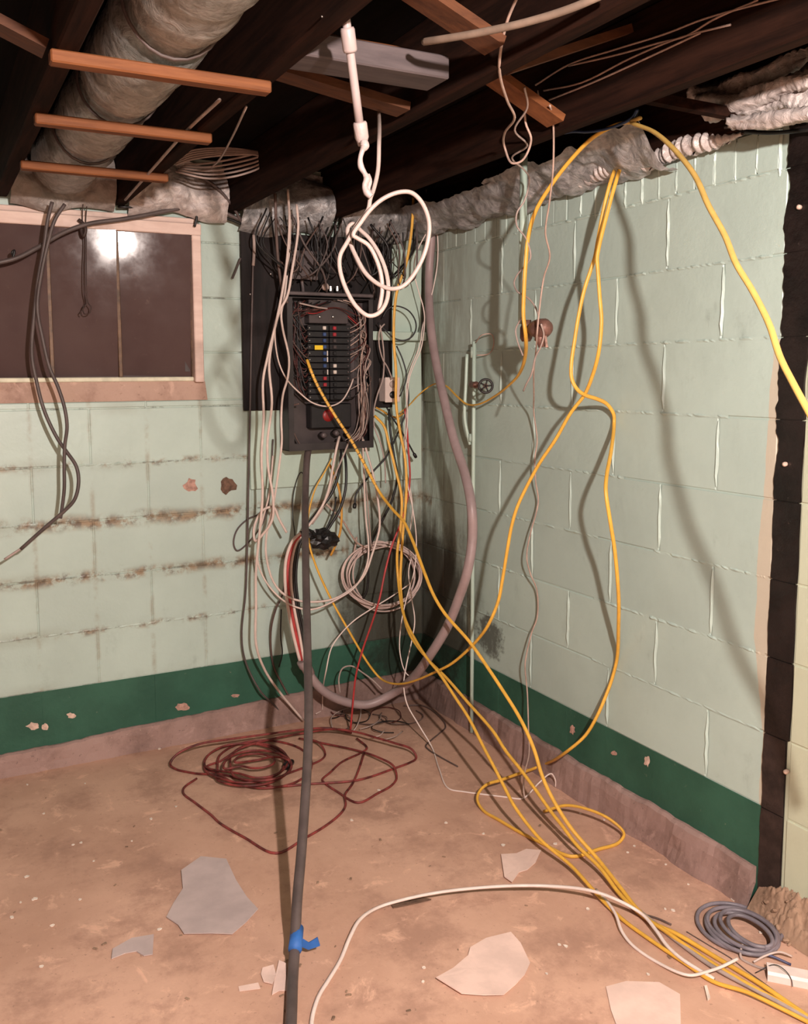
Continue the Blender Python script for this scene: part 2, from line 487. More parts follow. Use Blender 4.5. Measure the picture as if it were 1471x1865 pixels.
PANELM = simple('dark_grey_panel_steel', (0.032, 0.027, 0.028), 0.45, 0.3, 8, metal=0.2)
PANELIN = simple('panel_interior_steel', (0.055, 0.043, 0.043), 0.45, 0.25, 10, metal=0.2)
BRKR = simple('black_breaker_plastic', (0.008, 0.007, 0.008), 0.5, 0.3, 40)
BLUEH = simple('blue_breaker_handle', (0.03, 0.06, 0.16), 0.4, 0.2, 40)
REDH = simple('red_breaker_handle', (0.32, 0.02, 0.03), 0.4, 0.2, 40)
WHTH = simple('white_breaker_mark', (0.65, 0.58, 0.52), 0.4, 0.1, 40)
STEEL = simple('bright_steel', (0.36, 0.34, 0.33), 0.32, 0.1, 40, metal=0.9)
YTAG = simple('yellow_tag', (0.80, 0.55, 0.02), 0.5, 0.05, 40)
REDK = simple('red_plastic_knob', (0.20, 0.008, 0.008), 0.4, 0.2, 30)
BOXM = simple('grey_junction_box_steel', (0.105, 0.083, 0.083), 0.5, 0.2, 15, metal=0.2)
OUTL = simple('outlet_plate_plastic', (0.66, 0.55, 0.50), 0.45, 0.08, 20)
COPPER = simple('grimy_bronze_valve', (0.17, 0.085, 0.065), 0.5, 0.35, 30, bump=0.3, metal=0.3)
HANDLE = simple('dark_iron_handwheel', (0.02, 0.016, 0.015), 0.5, 0.3, 40)
BLUET = simple('blue_painter_tape', (0.03, 0.13, 0.42), 0.6, 0.1, 30)
FLAKE_G = simple('grey_paint_flake', (0.50, 0.40, 0.385), 0.75, 0.10, 9)
FLAKE_P = simple('pink_paint_flake', (0.74, 0.54, 0.47), 0.75, 0.10, 9, bump=0.2, bscale=60)
CHIP = simple('pale_paint_chip', (0.72, 0.62, 0.54), 0.7, 0.15, 40)
BARE = simple('bare_pink_block', (0.42, 0.25, 0.20), 0.85, 0.3, 60, bump=0.4)
BARED = simple('bare_dark_block', (0.13, 0.075, 0.05), 0.85, 0.35, 60, bump=0.4)
BARELT = simple('bare_pale_block', (0.60, 0.44, 0.36), 0.85, 0.2, 60, bump=0.3)
TAPEW = simple('white_tape_wrap', (0.38, 0.305, 0.29), 0.5, 0.1, 30, bump=0.3)
WPIPE = simple('white_plastic_pipe', (0.33, 0.265, 0.256), 0.38, 0.06, 20)
ADPT = simple('white_raceway_plastic', (0.78, 0.66, 0.62), 0.4, 0.06, 20)
RUSTW = simple('rusty_wire', (0.045, 0.025, 0.02), 0.6, 0.3, 30)
MINTP = paint_wall('mint_pipe_paint', (0.45, 0.57, 0.49), stains=False, gloss=0.35)

# ------------------------------------------------------------ the setting
S = 0.2032
Z0 = 0.285                                        # top of the green band
JB = 2.02                                         # underside of the joists = top of the block walls
XL, YR = -4.6, -5.6                               # far ends of the cellar, behind the camera

fl = structure(box('floor', XL, 0.15, YR, 0.15, -0.08, 0.0, FLOOR), 'worn tan concrete cellar floor')
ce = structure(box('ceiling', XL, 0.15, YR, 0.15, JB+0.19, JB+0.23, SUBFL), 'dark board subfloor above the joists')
structure(box('wall_rear', XL, 0.15, YR-0.1, YR, 0, JB+0.19, RUBBLE), 'bare brown wall behind the photographer')
structure(box('wall_far', XL-0.1, XL, YR, 0.15, 0, JB+0.19, RUBBLE), 'bare brown wall at the far side')

# --- wall slabs (the mortar bed the blocks sit in)
WX0, WX1, WZ0, WZ1 = -1.80, -0.955, 1.325, 1.985       # window opening in the left wall
MB = 0.0028
wl_v, wl_f = [], []
def add(vf):
    o = len(wl_v)
    wl_v.extend(vf[0]); wl_f.extend([tuple(i+o for i in f) for f in vf[1]])
add(box_geo(XL, WX0, MB, 0.2, 0, JB+0.19)); add(box_geo(WX1, 0.2, MB, 0.2, 0, JB+0.19))
add(box_geo(WX0, WX1, MB, 0.2, 0, WZ0)); add(box_geo(WX0, WX1, MB, 0.2, WZ1, JB+0.19))
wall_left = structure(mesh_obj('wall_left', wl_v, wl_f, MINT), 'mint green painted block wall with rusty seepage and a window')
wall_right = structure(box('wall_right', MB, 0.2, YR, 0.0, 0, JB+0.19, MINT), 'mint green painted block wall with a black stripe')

BLOCK_MESH = {}
def block_piece(name, wall, side, a0, a1, z0, z1, mat, proud=0.0, bev=0.0022, joint=0.0020):
    """one block: side 'L' spans x, side 'R' spans y (a0<a1)"""
    if mat is GREEN: joint, bev = 0.0, 0.0004
    w_, h_ = a1-a0-2*joint, z1-z0-2*joint
    if w_ < 0.012 or h_ < 0.012: return None
    key = (side, round(w_, 3), round(h_, 3), mat.name)
    if key not in BLOCK_MESH:
        if side == 'L': v, f = box_geo(-w_/2, w_/2, 0.0, 0.03, 0, h_, bev)
        else: v, f = box_geo(0.0, 0.03, -w_/2, w_/2, 0, h_, bev)
        me = bpy.data.meshes.new(name); me.from_pydata(v, [], f); me.materials.append(mat); BLOCK_MESH[key] = me
    o = bpy.data.objects.new(name, BLOCK_MESH[key])
    c = (a0+a1)/2
    o.location = (c, -proud, z0+joint) if side == 'L' else (-proud, c, z0+joint)
    COL.objects.link(o)
    o.parent = wall; o.matrix_parent_inverse = Matrix.Translation(-wall.location)
    return o

def bead(wall, side, a, z0, z1):
    """ridge of squeezed mortar left proud on a head joint"""
    n = 7; v = []; f = []
    for i in range(n):
        z = z0+0.012+(z1-z0-0.024)*i/(n-1)
        wd = 0.0040+0.0025*rnd.random(); pr = 0.0035+0.003*rnd.random(); dx = (rnd.random()-.5)*0.003
        if i in (0, n-1): pr *= 0.3; wd *= .6
        for (q, e) in ((-wd, 0), (0, pr), (wd, 0)):
            v.append((a+dx+q, -e-0.0008, z) if side == 'L' else (-e-0.0008, a+dx+q, z))
        if i:
            for k in range(2):
                b = (i-1)*3+k
                f.append((b, b+1, b+4, b+3))
    return mesh_obj('mortar_bead', v, f, MINT, wall, smooth=False)

# left wall: joints at x = -0.969 + j*S
for r in range(-1, 9):
    z0 = Z0+r*S; z1 = min(Z0+(r+1)*S, JB)
    if r == -1: z0 = 0.0
    mat = GREEN if r == -1 else MINT
    off = 0 if r % 2 == 0 else 1
    edges = [-0.969+j*S for j in range(-9+ (off+1) % 2, 5) if (j % 2) == off]
    edges = [e for e in edges if e < -0.02] + [0.0]
    for a0, a1 in zip(edges[:-1], edges[1:]):
        parts = [(a0, a1, z0, z1)]
        if z1 > WZ0 and z0 < WZ1 and a1 > WX0 and a0 < WX1:
            parts = []
            if z0 < WZ0-0.02: parts.append((a0, a1, z0, WZ0))
            if a0 < WX0-0.02: parts.append((a0, WX0, max(z0, WZ0), z1))
            if a1 > WX1+0.02: parts.append((WX1, a1, max(z0, WZ0), z1))
            if z1 > WZ1+0.02: parts.append((max(a0, WX0), min(a1, WX1), WZ1, z1))
        for q in parts:
            block_piece('block', wall_left, 'L', *q, mat, proud=rnd.uniform(-0.0012, 0.0012))
# right wall: joints at y = -0.585 - j*S, cut by the black stripe
ST0, ST1 = -1.865, -1.79
for r in range(-1, 8):
    z0 = Z0+r*S; z1 = Z0+(r+1)*S
    if r == -1: z0 = 0.0
    zt = min(z1, 1.9115)
    off = 1 if r % 2 == 0 else 0
    edges = [-0.585-j*S for j in range(-3, 13) if (j % 2) == off]
    edges = sorted([e for e in edges if e < -0.03] + [0.0])
    for a0, a1 in zip(edges[:-1], edges[1:]):
        parts = [(a0, a1)]
        if a1 > ST0 and a0 < ST1:
            parts = [(a0, min(a1, ST0)), (max(a0, ST1), a1)]
        for (p0, p1) in parts:
            if p1-p0 < 0.02: continue
            m = GREEN if (r == -1 and p0 > -1.8) else MINT
            block_piece('block', wall_right, 'R', p0, p1, z0, zt, m, proud=rnd.uniform(-0.0012, 0.0012))
        if r >= 0 and a0 > -1.76 and a0 < -0.3:
            bead(wall_right, 'R', a0, z0, z1)
def bed(wall, side, a0, a1, z, amp):
    """lumpy line of mortar squeezed out along a bed joint"""
    n = 26; v = []; f = []
    for i in range(n):
        a = a0+(a1-a0)*i/(n-1); q = mnoise.noise((a*55, z*31, 0))+.6*mnoise.noise((a*140, z*31, 4))
        pr = max(0.0, amp*(0.25+q)) if 0 < i < n-1 else 0.0; wd = 0.004+0.003*abs(q); dz = 0.003*mnoise.noise((a*30, z*9, 7))
        for (e, h) in ((0, -wd), (pr, dz), (0, wd)):
            v.append((a, -e-0.0004, z+h) if side == 'L' else (-e-0.0004, a, z+h))
        if i:
            for k in range(2):
                b = (i-1)*3+k; f.append((b, b+3, b+4, b+1))
    return mesh_obj('bed_mortar', v, f, MINT, wall)
for r in range(1, 9):
    y = -0.30
    while y > -1.75:
        ln = rnd.uniform(.18, .42)
        if rnd.random() < .8: bed(wall_right, 'R', max(y-ln, -1.78), y, Z0+r*S, 0.006)
        y -= ln
    x = -1.8
    while x < -0.85 and r < 5:
        ln = rnd.uniform(.2, .4)
        if rnd.random() < .7: bed(wall_left, 'L', x, min(x+ln, -.8), Z0+r*S, 0.004)
        x += ln
# bricks on end closing the top of the right wall
nb = 0; y = -0.004
while y > -2.5:
    if not (y-0.034 < ST1 and y-0.034 > ST0):
        block_piece('end_brick', wall_right, 'R', y-0.0677, y, 1.912, JB, MINT, proud=0.002+rnd.uniform(-.001, .002))
        if y < -0.9: bead(wall_right, 'R', y-0.0677, 1.90+rnd.uniform(-.02, .01), JB)
    y -= 0.0677
# the black stripe, block by block, ragged edges
for r in range(-1, 9):
    z0 = Z0+r*S+0.0015; z1 = min(Z0+(r+1)*S, JB)-0.0015
    if r == -1: z0 = 0.02
    n = 30; v = []; f = []
    for i in range(n+1):
        z = z0+(z1-z0)*i/n
        rag = 0.016 if r >= 4 else 0.005
        ya = ST0+rag*0.5*mnoise.noise((z*9, 2, 0))+(0.010 if r < 1 else 0.0); yb = ST1+rag*(mnoise.noise((z*11, 8, 0))*.8+mnoise.noise((z*50, 8, 0))*.35)
        v += [(-0.0035, ya, z), (-0.0035, yb, z), (0.01, yb, z), (0.01, ya, z)]
        if i:
            b = 4*(i-1)
            for k in range(4): f.append((b+k, b+(k+1) % 4, b+4+(k+1) % 4, b+4+k))
    f += [(0, 3, 2, 1), (4*n, 4*n+1, 4*n+2, 4*n+3)]
    mesh_obj('black_block', v, f, TAR if r > 0 else simple('worn_black_paint_%d' % (r+1), (0.028, 0.017, 0.014), 0.6, 0.4, 20, bump=.4), wall_right)
for (px, py) in ((1458, 378), (1432, 845), (1434, 1404)):      # nail stubs in the stripe
    p = PR(px, py); lathe('nail_stub', [(0, .006), (.012, .006), (.016, .002)], p, (-1, -.2, 0), BARELT, wall_right, 8)

box('tar_bed', -0.0006, 0.004, ST0+.008, ST1-.006, 0.0, JB, TAR, wall_right)
# --- bare footing under both walls
def footing(name, pts_top, side):
    v, f = [], []
    n = len(pts_top)
    for i, (a, zt, pr) in enumerate(pts_top):
        j = rnd.uniform(-.002, .002)
        prof_ = ((pr*1.2, 0.0), (pr, zt*0.35), (pr*.95, zt*.7), (pr*.8, zt*.94+j), (pr*.35, zt+j), (-0.02, zt+j))
        for (e, z) in prof_:
            e += mnoise.noise((a*22, z*22, 5))*0.006+mnoise.noise((a*60, z*60, 9))*0.0014 if e > 0 else 0
            v.append((a, -e, z) if side == 'L' else (-e, a, z))
        if i:
            b = 6*(i-1)
            for k in range(5): f.append((b+k, b+k+1, b+7+k, b+6+k))
    f.append(tuple(6*(n-1)+k for k in range(6)))
    return structure(mesh_obj(name, v, f, FOOT))
fa = []
x = XL
while x < -0.01:
    fa.append((x, 0.078+0.045*min(1, max(0, (x+1.73)/1.3))+0.008*mnoise.noise((x*5, 0, 1)), 0.020+0.005*mnoise.noise((x*9, 3, 0)))); x += 0.018
fa.append((0.0, .122, .03))
structure(footing('baseboard_left', fa, 'L'), 'bare pinkish concrete footing under the left wall')
fa = []; y = 0.0
while y > -1.80:
    fa.append((y, 0.120+0.008*mnoise.noise((y*6, 7, 1)), 0.026+0.008*mnoise.noise((y*8, 1, 5)))); y -= 0.018
structure(footing('baseboard_right', fa, 'R'), 'bare rough concrete footing under the right wall')
# rubble bank where the footing has been broken out
def rub(u, v):
    y = -1.795-0.75*u; x = -0.055*v-0.0
    e = max(0.0, 1-v)**0.8*(0.115-0.02*u)
    nn = mnoise.noise((x*40, y*30, 0))*0.016+abs(mnoise.noise((x*90, y*80, 3)))*0.022+abs(mnoise.noise((x*190, y*170, 3)))*0.014-.010
    edge = min(1, u*12)*min(1, (1-v)*6+.02)
    return Vector((x, y, max(0.001, e*(0.6+0.4*min(1, u*9))+nn*edge)))
o = grid_surface('rubble', rub, 220, 30, RUBBLE); tag(o, 'crumbled brown rubble bank at the foot of the black stripe', 'rubble'); o['kind'] = 'stuff'
for k in range(24):
    y = -1.80-0.022*k-rnd.uniform(0, .03); x = -rnd.uniform(0.01, 0.06)
    s = rnd.uniform(0.004, 0.012); zb = rub((-1.795-y)/0.75, min(1, -x/0.055)).z
    v, f = box_geo(-s, s, -s*.7, s*.8, -s*.3, s*.7, s*.35)
    M3 = Euler((rnd.random(), rnd.random(), rnd.random()*3)).to_matrix()
    q = mesh_obj('stone', [M3@Vector(a)+Vector((x, y, zb+s*.3)) for a in v], f, RUBBLE)
    tag(q, 'small broken concrete lump lying on the rubble bank', 'stone', 'lumps on the rubble bank')

# --- scars in the paint
def scar(wall, plane, px, py, rx, ry, mat, seed, name='bare_patch'):
    rr = random.Random(seed); n = 14; pts = []
    for k in range(n):
        a = 2*math.pi*k/n; s = 0.65+0.5*rr.random()
        pts.append((px+math.cos(a)*rx*s, py+math.sin(a)*ry*s))
    P = [plane(a, b, 0.0018) for a, b in pts]
    c = plane(px, py, 0.0035)
    v = P+[c]; f = [(k, (k+1) % n, n) for k in range(n)]
    return mesh_obj(name, v, f, mat, wall)
scar(wall_left, PL, 347, 884, 14, 13, BARE, 1); scar(wall_left, PL, 415, 884, 15, 17, BARED, 2)
scar(wall_left, PL, 60, 1323, 13, 7, BARELT, 3); scar(wall_left, PL, 83, 1324, 7, 8, BARELT, 4); scar(wall_left, PL, 130, 1303, 9, 5, BARELT, 5)
scar(wall_left, PL, 332, 1288, 13, 8, BARE, 6); scar(wall_left, PL, 428, 1267, 9, 4, BARE, 7)
scar(wall_right, PR, 1042, 1329, 5, 10, BARE, 8); scar(wall_right, PR, 1178, 1386, 6, 11, BARELT, 9)
scar(wall_right, PR, 1118, 1372, 6, 5, BARE, 12)

# ------------------------------------------------------------ window in the left wall
win = structure(empty('window_1', (-1.37, 0.0, WZ0)), 'dark basement window with three panes in a pale weathered frame')
def wpart(name, x0, x1, y0, y1, z0, z1, mat, b=0.003):
    return box(name, x0, x1, y0, y1, z0, z1, mat, win, b)
gx0, gx1, gz0, gz1 = -1.735, -0.992, 1.412, 1.930
wpart('frame_head', -1.80, -0.955, -0.030, 0.06, 1.930, 1.972, FRAMEW)
wpart('frame_head_stop', -1.80, -0.965, -0.018, 0.06, 1.972, 1.992, FRAMEW)
wpart('frame_jamb', -0.992, -0.958, -0.034, 0.06, 1.392, 1.930, FRAMEW)
wpart('frame_jamb', -1.80, gx0, -0.034, 0.06, 1.392, 1.930, FRAMEW)
wpart('frame_sill', -1.735, -0.992, -0.012, 0.06, 1.396, 1.412, simple('pale_sill_paint', (0.62, 0.60, 0.46), 0.6, .15, 20))
# sloping bare mortar sill
v = [(-1.80, 0.05, 1.396), (-0.948, 0.05, 1.396), (-0.940, -0.006, 1.325), (-1.80, -0.006, 1.325), (-1.80, -0.004, 1.396), (-0.948, -0.004, 1.396)]
mesh_obj('mortar_sill', v, [(0, 1, 5, 4), (4, 5, 2, 3), (1, 2, 5), (0, 4, 3)], SILLM, win)
bars = [-1.493, -1.258]
xs = [gx0]+bars+[gx1]
WTILT, WYAW = math.radians(4.2), math.radians(7.3)           # pane lean made up to throw the bulb's glint at the camera
for i in range(3):
    a, b_ = xs[i]+0.006, xs[i+1]-0.006
    yy = lambda z: 0.040-math.tan(WTILT)*(z-gz0)
    yaw = math.tan(WYAW)*(b_-a)
    v = [(a, yy(gz0), gz0), (b_, yy(gz0)-yaw, gz0), (b_, yy(gz1)-yaw, gz1), (a, yy(gz1), gz1)]
    v += [(p[0], p[1]+0.004, p[2]) for p in v]
    mesh_obj('pane', v, [(0, 1, 2, 3), (7, 6, 5, 4), (0, 4, 5, 1), (1, 5, 6, 2), (2, 6, 7, 3), (3, 7, 4, 0)], GLASS, win)
MUNT = simple('rusty_muntin_steel', (0.10, 0.055, 0.03), 0.5, 0.4, 25, metal=.2)
for xb in bars: wpart('muntin', xb-0.007, xb+0.007, -0.002, 0.03, gz0, gz1, MUNT, 0.002)
wpart('edge_seal', gx1-0.028, gx1-0.010, 0.006, 0.012, gz0+.02, gz1-.05, simple('grey_glazing_putty', (0.075, 0.065, 0.065), .7, .2, 30), 0)
wpart('stop_bead', gx1-0.006, gx1, -0.004, 0.03, gz0, gz1, MUNT, 0.001)
wpart('back_light_stop', WX0, WX1, 0.065, 0.09, WZ0, WZ1, SUBFL, 0)

# ------------------------------------------------------------ joists and ceiling carpentry
JX = [-2.84, -2.44, -2.04, -1.635, -1.245, -0.84, -0.44, -0.03]
JN = ['joist beyond the window', 'second joist beyond the window', 'joist above the far end of the window', 'dark joist at the left ends of the three orange strips',
      'dark joist at the right ends of the three orange strips', 'black joist running to the wall above the electrical panel', 'long brown joist above the yellow cables', 'dark joist lying against the right wall']
for x, lab in zip(JX, JN):
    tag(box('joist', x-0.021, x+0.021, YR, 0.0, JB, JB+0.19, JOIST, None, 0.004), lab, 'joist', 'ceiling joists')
def strip(px0, py0, px1, py1, lab):
    a = PZ(px0, py0, JB-0.012); b = PZ(px1, py1, JB-0.012); y = (a.y+b.y)/2
    tag(box('wood_strip', a.x, b.x, y-0.017, y+0.017, JB-0.024, JB, ORANGE, None, 0.003), lab, 'wood strip', 'orange strips under the duct')
strip(90, 104, 490, 162, 'nearest and longest orange wood strip under the wrapped duct')
strip(65, 212, 378, 258, 'middle orange wood strip under the wrapped duct')
strip(37, 301, 305, 325, 'farthest orange wood strip, lowest in the view, under the duct')
# grey painted blocking
p0, p1 = PZ(548, 96, JB), PZ(815, 146, JB)
tag(box('blocking_board', p0.x+0.01, p1.x, (p0.y+p1.y)/2, (p0.y+p1.y)/2+0.09, JB, JB+0.046, GREYWD, None, 0.003), 'grey painted board blocking across the joists behind the white pipe', 'board')
box_b = box('backing_board', p0.x+0.06, p1.x-0.03, (p0.y+p1.y)/2+0.095, (p0.y+p1.y)/2+0.13, JB+0.03, JB+0.085, ORANGE, None, 0.003)
tag(box_b, 'orange wood board just behind the grey board between the joists', 'board')
def brace(y, xa, za, xb, zb, lab, mat=BRIDGE, w_=0.032):
    a, b = Vector((xa, y, za)), Vector((xb, y, zb)); d = (b-a).normalized()
    n = d.cross(Vector((0, 1, 0)))
    tag(oriented_box('bridging_brace', a, b, Vector((0, w_, 0)), n*0.009, mat), lab, 'brace', 'diagonal bridging between joists')
brace(-1.50, -0.80, 2.172, -0.48, 2.036, 'orange diagonal brace with torn tape between the right hand joists', ORANGE)
brace(-1.44, -1.20, 2.075, -0.875, 2.030, 'orange diagonal brace under the grey board beside the white pipe')
brace(-1.85, -0.90, 2.04, -1.21, 2.16, 'brown diagonal brace running up behind the top of the white pipe')
brace(-1.75, -0.80, 2.04, -0.48, 2.17, 'thin brown diagonal brace left of the taped brace', BRIDGE, .012)
p = PZ(30, 75, JB+.03)
brace(-1.46, -2.0, 2.17, -1.665, 2.04, 'brown diagonal brace at the top left edge left of the strips')
# torn tape on the brace
tape_o = empty('torn_tape', (-0.55, -1.5, 2.03), 'shreds of clear torn tape hanging on the orange diagonal brace', 'tape')
for k in range(6):
    a = place([(975+k*6+rnd.uniform(-5, 5), 165+k*7, 'D', 2.28), (985+k*4, 195+k*4+rnd.uniform(-8, 8), 'D', 2.26), (995+k*3, 215+rnd.uniform(-10, 10), 'D', 2.25)])
    tube('shred', a, 0.0018, CHIP, tape_o, 5)

# --- wrapped round duct between two joists
dv, df = [], []
nseg, nr = 64, 28
dx = -1.44
for i in range(nseg+1):
    y = -4.2+4.12*i/nseg
    rr = 0.105*(1+0.035*math.sin(y*37)+0.03*mnoise.noise((y*6, 0, 0)))
    for q in ((-1.02, .06), (-1.55, .05), (-0.58, .05)):
        rr *= 1-0.16*math.exp(-((y-q[0])/q[1])**2)
    for k in range(nr):
        a = 2*math.pi*k/nr
        r2 = rr*(1+0.05*mnoise.noise((math.cos(a)*2.2, math.sin(a)*2.2, y*5)))
        dv.append((dx+r2*math.cos(a), y, JB+0.108+r2*math.sin(a)*0.98))
for i in range(nseg):
    for k in range(nr):
        a = i*nr+k; b = i*nr+(k+1) % nr
        df.append((a, b, b+nr, a+nr))
duct = empty('flexible_duct', (dx, -2, JB), 'round plastic wrapped flexible duct running between the joists over the strips', 'duct')
mesh_obj('duct_wrap', dv, df, DUCT, duct, smooth=True)
for yb in (-1.02, -0.58, -1.55):
    ring = [Vector((dx+0.098*math.cos(a), yb+0.006*math.sin(3*a), JB+0.106+0.097*math.sin(a))) for a in [2*math.pi*k/24 for k in range(25)]]
    tube('strap', ring, 0.004, GREYC, duct, 6, sub=1)

# --- crumpled vapour foil stuffed along the tops of the walls
def crumple(p, s=1.0):
    return (mnoise.noise(p*6)*0.022+mnoise.noise(p*17)*0.010+abs(mnoise.noise(p*36))*0.006)*s
def foil_left(x0, x1, lab, zlow=1.985, bulge=0.10, mat=FOIL, seed=0.0):
    def fn(u, v):
        x = x0+(x1-x0)*u
        z = zlow+0.012*math.sin(u*7+seed)+(JB+0.17-zlow)*v
        y = -0.035-bulge*math.sin(min(1, v*1.15)*math.pi)**0.7*(0.7+0.3*math.sin(u*5+seed))
        p = Vector((x+seed, y, z)); d = crumple(p, 1.5)
        return Vector((x, min(-0.012, y-d), z+mnoise.noise(p*11)*0.012))
    tag(grid_surface('insulation_foil', fn, 60, 36, mat), lab, 'insulation', 'foil insulation along the wall tops')
foil_left(-1.61, -1.27, 'beige grey insulation foil above the window under the duct end', 1.985, 0.09, foil('beige_vapour_foil', (0.22, 0.185, 0.165), (0.30, 0.26, 0.235), 0.1, 0.45), 2.0)
foil_left(-1.22, -0.865, 'shiny grey insulation foil above the right end of the window', 1.99, 0.07, FOILW, 5.0)
foil_left(-0.815, -0.465, 'crinkled grey insulation foil filling the bay above the electrical panel', 1.955, 0.10, FOIL, 9.0)
foil_left(-0.415, -0.06, 'crinkled grey insulation foil at the ceiling corner behind the white coil', 1.955, 0.10, FOIL, 13.0)
def foil_right(y0, y1, zb, lab, mat, seed, xin=-0.40, droop=0.03):
    def fn(u, v):
        y = y0+(y1-y0)*u; x = -0.012+(xin+0.012)*v
        z = zb+0.075*v**1.3-droop*math.sin(v*math.pi)*(.6+.4*math.sin(u*9+seed))
        p = Vector((x, y+seed, z)); d = crumple(p, 1.6)
        ed = mnoise.noise(Vector((y*45+seed, 0, 0)))*0.010*(1-v)
        return Vector((x-abs(ed), y, z+d+mnoise.noise(p*13)*0.01-0.012*(1-v)))
    tag(grid_surface('insulation_foil', fn, 90, 30, mat), lab, 'insulation', 'foil insulation along the wall tops')
foil_right(-0.03, -0.90, 1.99, 'dull grey insulation foil along the right wall next to the corner', FOIL, 1.0, -0.16)
foil_right(-0.70, -1.45, 2.000, 'silvery pleated insulation foil above the hanging yellow cables', foil('silvery_vapour_foil', (0.22, 0.215, 0.215), (0.54, 0.52, 0.52)), 4.0, -0.17, droop=0.02)
# ruffled lip of the silvery foil lying on the wall top
def lip(u, v):
    y = -0.98-0.70*u; a = math.pi*2*v
    r_ = 0.027*(0.85+0.14*math.sin(y*260+2*math.sin(y*31))+0.35*mnoise.noise((y*70, v*2, 0)))*min(1, u*8, (1-u)*5+.15)
    return Vector((-0.040-r_*math.sin(a)*1.1, y, 2.018-r_*math.cos(a)*1.0+0.006*math.sin(y*20)))
tag(grid_surface('foil_lip', lip, 260, 16, FOILW), 'ruffled white plastic edge lying on top of the right wall', 'insulation')
# pale plastic rolls near the right edge
rolls = empty('plastic_sheeting', (-0.12, -1.9, JB), 'bunched white plastic sheeting above the black stripe', 'plastic sheet')
for k, (pts, r0) in enumerate(((((1262, 178), (1330, 170), (1400, 135), (1475, 108)), .030), (((1290, 205), (1360, 200), (1430, 185), (1480, 176)), .024),
                         (((1275, 188), (1350, 190), (1420, 160), (1480, 140)), .026), (((1330, 222), (1400, 218), (1480, 205)), .018))):
    a = catmull([PR(x, y, 0.09+0.02*k) for x, y in pts], 26)
    vv, ff = tube_geo(a, [r0]*len(a), 16)
    for i in range(len(vv)):
        p = vv[i]; c = a[min(i//16, len(a)-1)]
        th = 2*math.pi*(i % 16)/16; s_ = i//16
        vv[i] = c+(p-c)*(0.9+0.75*mnoise.noise((math.cos(th)*2.3+k*5, math.sin(th)*2.3, s_*0.045))+0.22*mnoise.noise((th*3, s_*.35, k)))
    mesh_obj('plastic_fold', vv, ff, FOILW, rolls, smooth=True)
lath = oriented_box('lath', PR(1180, 178, .30), PR(1365, 214, .10), Vector((0, 0, 0.012)), Vector((0.0, .012, 0)), JOIST)
tag(lath, 'dark wood lath lying across under the plastic sheeting', 'lath')

# ------------------------------------------------------------ backboards and electrical panel
bx0, bx1 = PL(455, 800, .015).x, -0.012
pz = PL(455, 892, .015).z
tag(box('backboard', bx0, bx1, -0.016, -0.0045, pz, 1.93, MINTP, None, 0.002), 'mint painted plywood backboard behind the panel, bare to the corner', 'backboard')
kx0, kx1, kz0, kz1 = PL(438, 500, .02).x, PL(712, 500, .02).x, PL(455, 748, .02).z, 1.958
tag(box('black_backboard', kx0, kx1, -0.030, -0.0175, kz0, kz1, BLACKBD, None, 0.002), 'black board behind the electrical panel, below the foil', 'backboard')
lx0, lx1 = PL(668, 610, .06).x, PL(775, 610, .06).x; lz = PL(720, 612, .06).z
tag(box('ledge_board', lx0, lx1, -0.068, -0.0315, lz-0.018, lz+0.018, MINTP, None, 0.003), 'mint painted wood ledge right of the electrical panel', 'ledge')

FD = 0.125                                             # front of the panel box
a = PL(522, 540, FD); b = PL(680, 815, FD)
px0, px1, pz0, pz1 = a.x, b.x, b.z, a.z
panel = empty('electrical_panel', ((px0+px1)/2, -0.08, pz0), 'open dark electrical panel full of black breakers and loose wires', 'electrical panel')
T = 0.003; yb = -0.034
box('back_plate', px0, px1, yb-T, yb, pz0, pz1, PANELIN, panel)
box('side_plate', px0, px0+T, -FD, yb, pz0, pz1, PANELM, panel); box('side_plate', px1-T, px1, -FD, yb, pz0, pz1, PANELM, panel)
box('top_plate', px0, px1, -FD, yb, pz1-T, pz1, PANELM, panel); box('bottom_plate', px0, px1, -FD, yb, pz0, pz0+T, PANELM, panel)
box('front_lip', px0, px0+0.022, -FD-.001, -FD+.002, pz0, pz1, PANELM, panel); box('front_lip', px1-0.018, px1, -FD-.001, -FD+.002, pz0, pz1, PANELM, panel)
box('front_lip', px0+0.022, px1-0.018, -FD-.001, -FD+.002, pz0, pz0+0.028, PANELM, panel)
# horizontal rail above the box
box('top_rail', px0-0.012, px1+0.01, -FD+0.012, -FD+0.03, pz1+0.008, pz1+0.022, BOXM, panel, 0.003)
# bus cover above the breakers
bd = 0.085
q0 = PL(562, 545, bd); q1 = PL(634, 590, bd)
box('bus_cover', q0.x, q1.x, -bd, yb-T, q1.z, q0.z, PANELIN, panel, 0.002)
for (lx, ly) in ((582, 577), (606, 577), (582, 562)):
    c = PL(lx, ly, bd+.001); lathe('lug_screw', [(0, .006), (.004, .006), (.006, .004)], c, (0, -1, 0), STEEL, panel, 10)
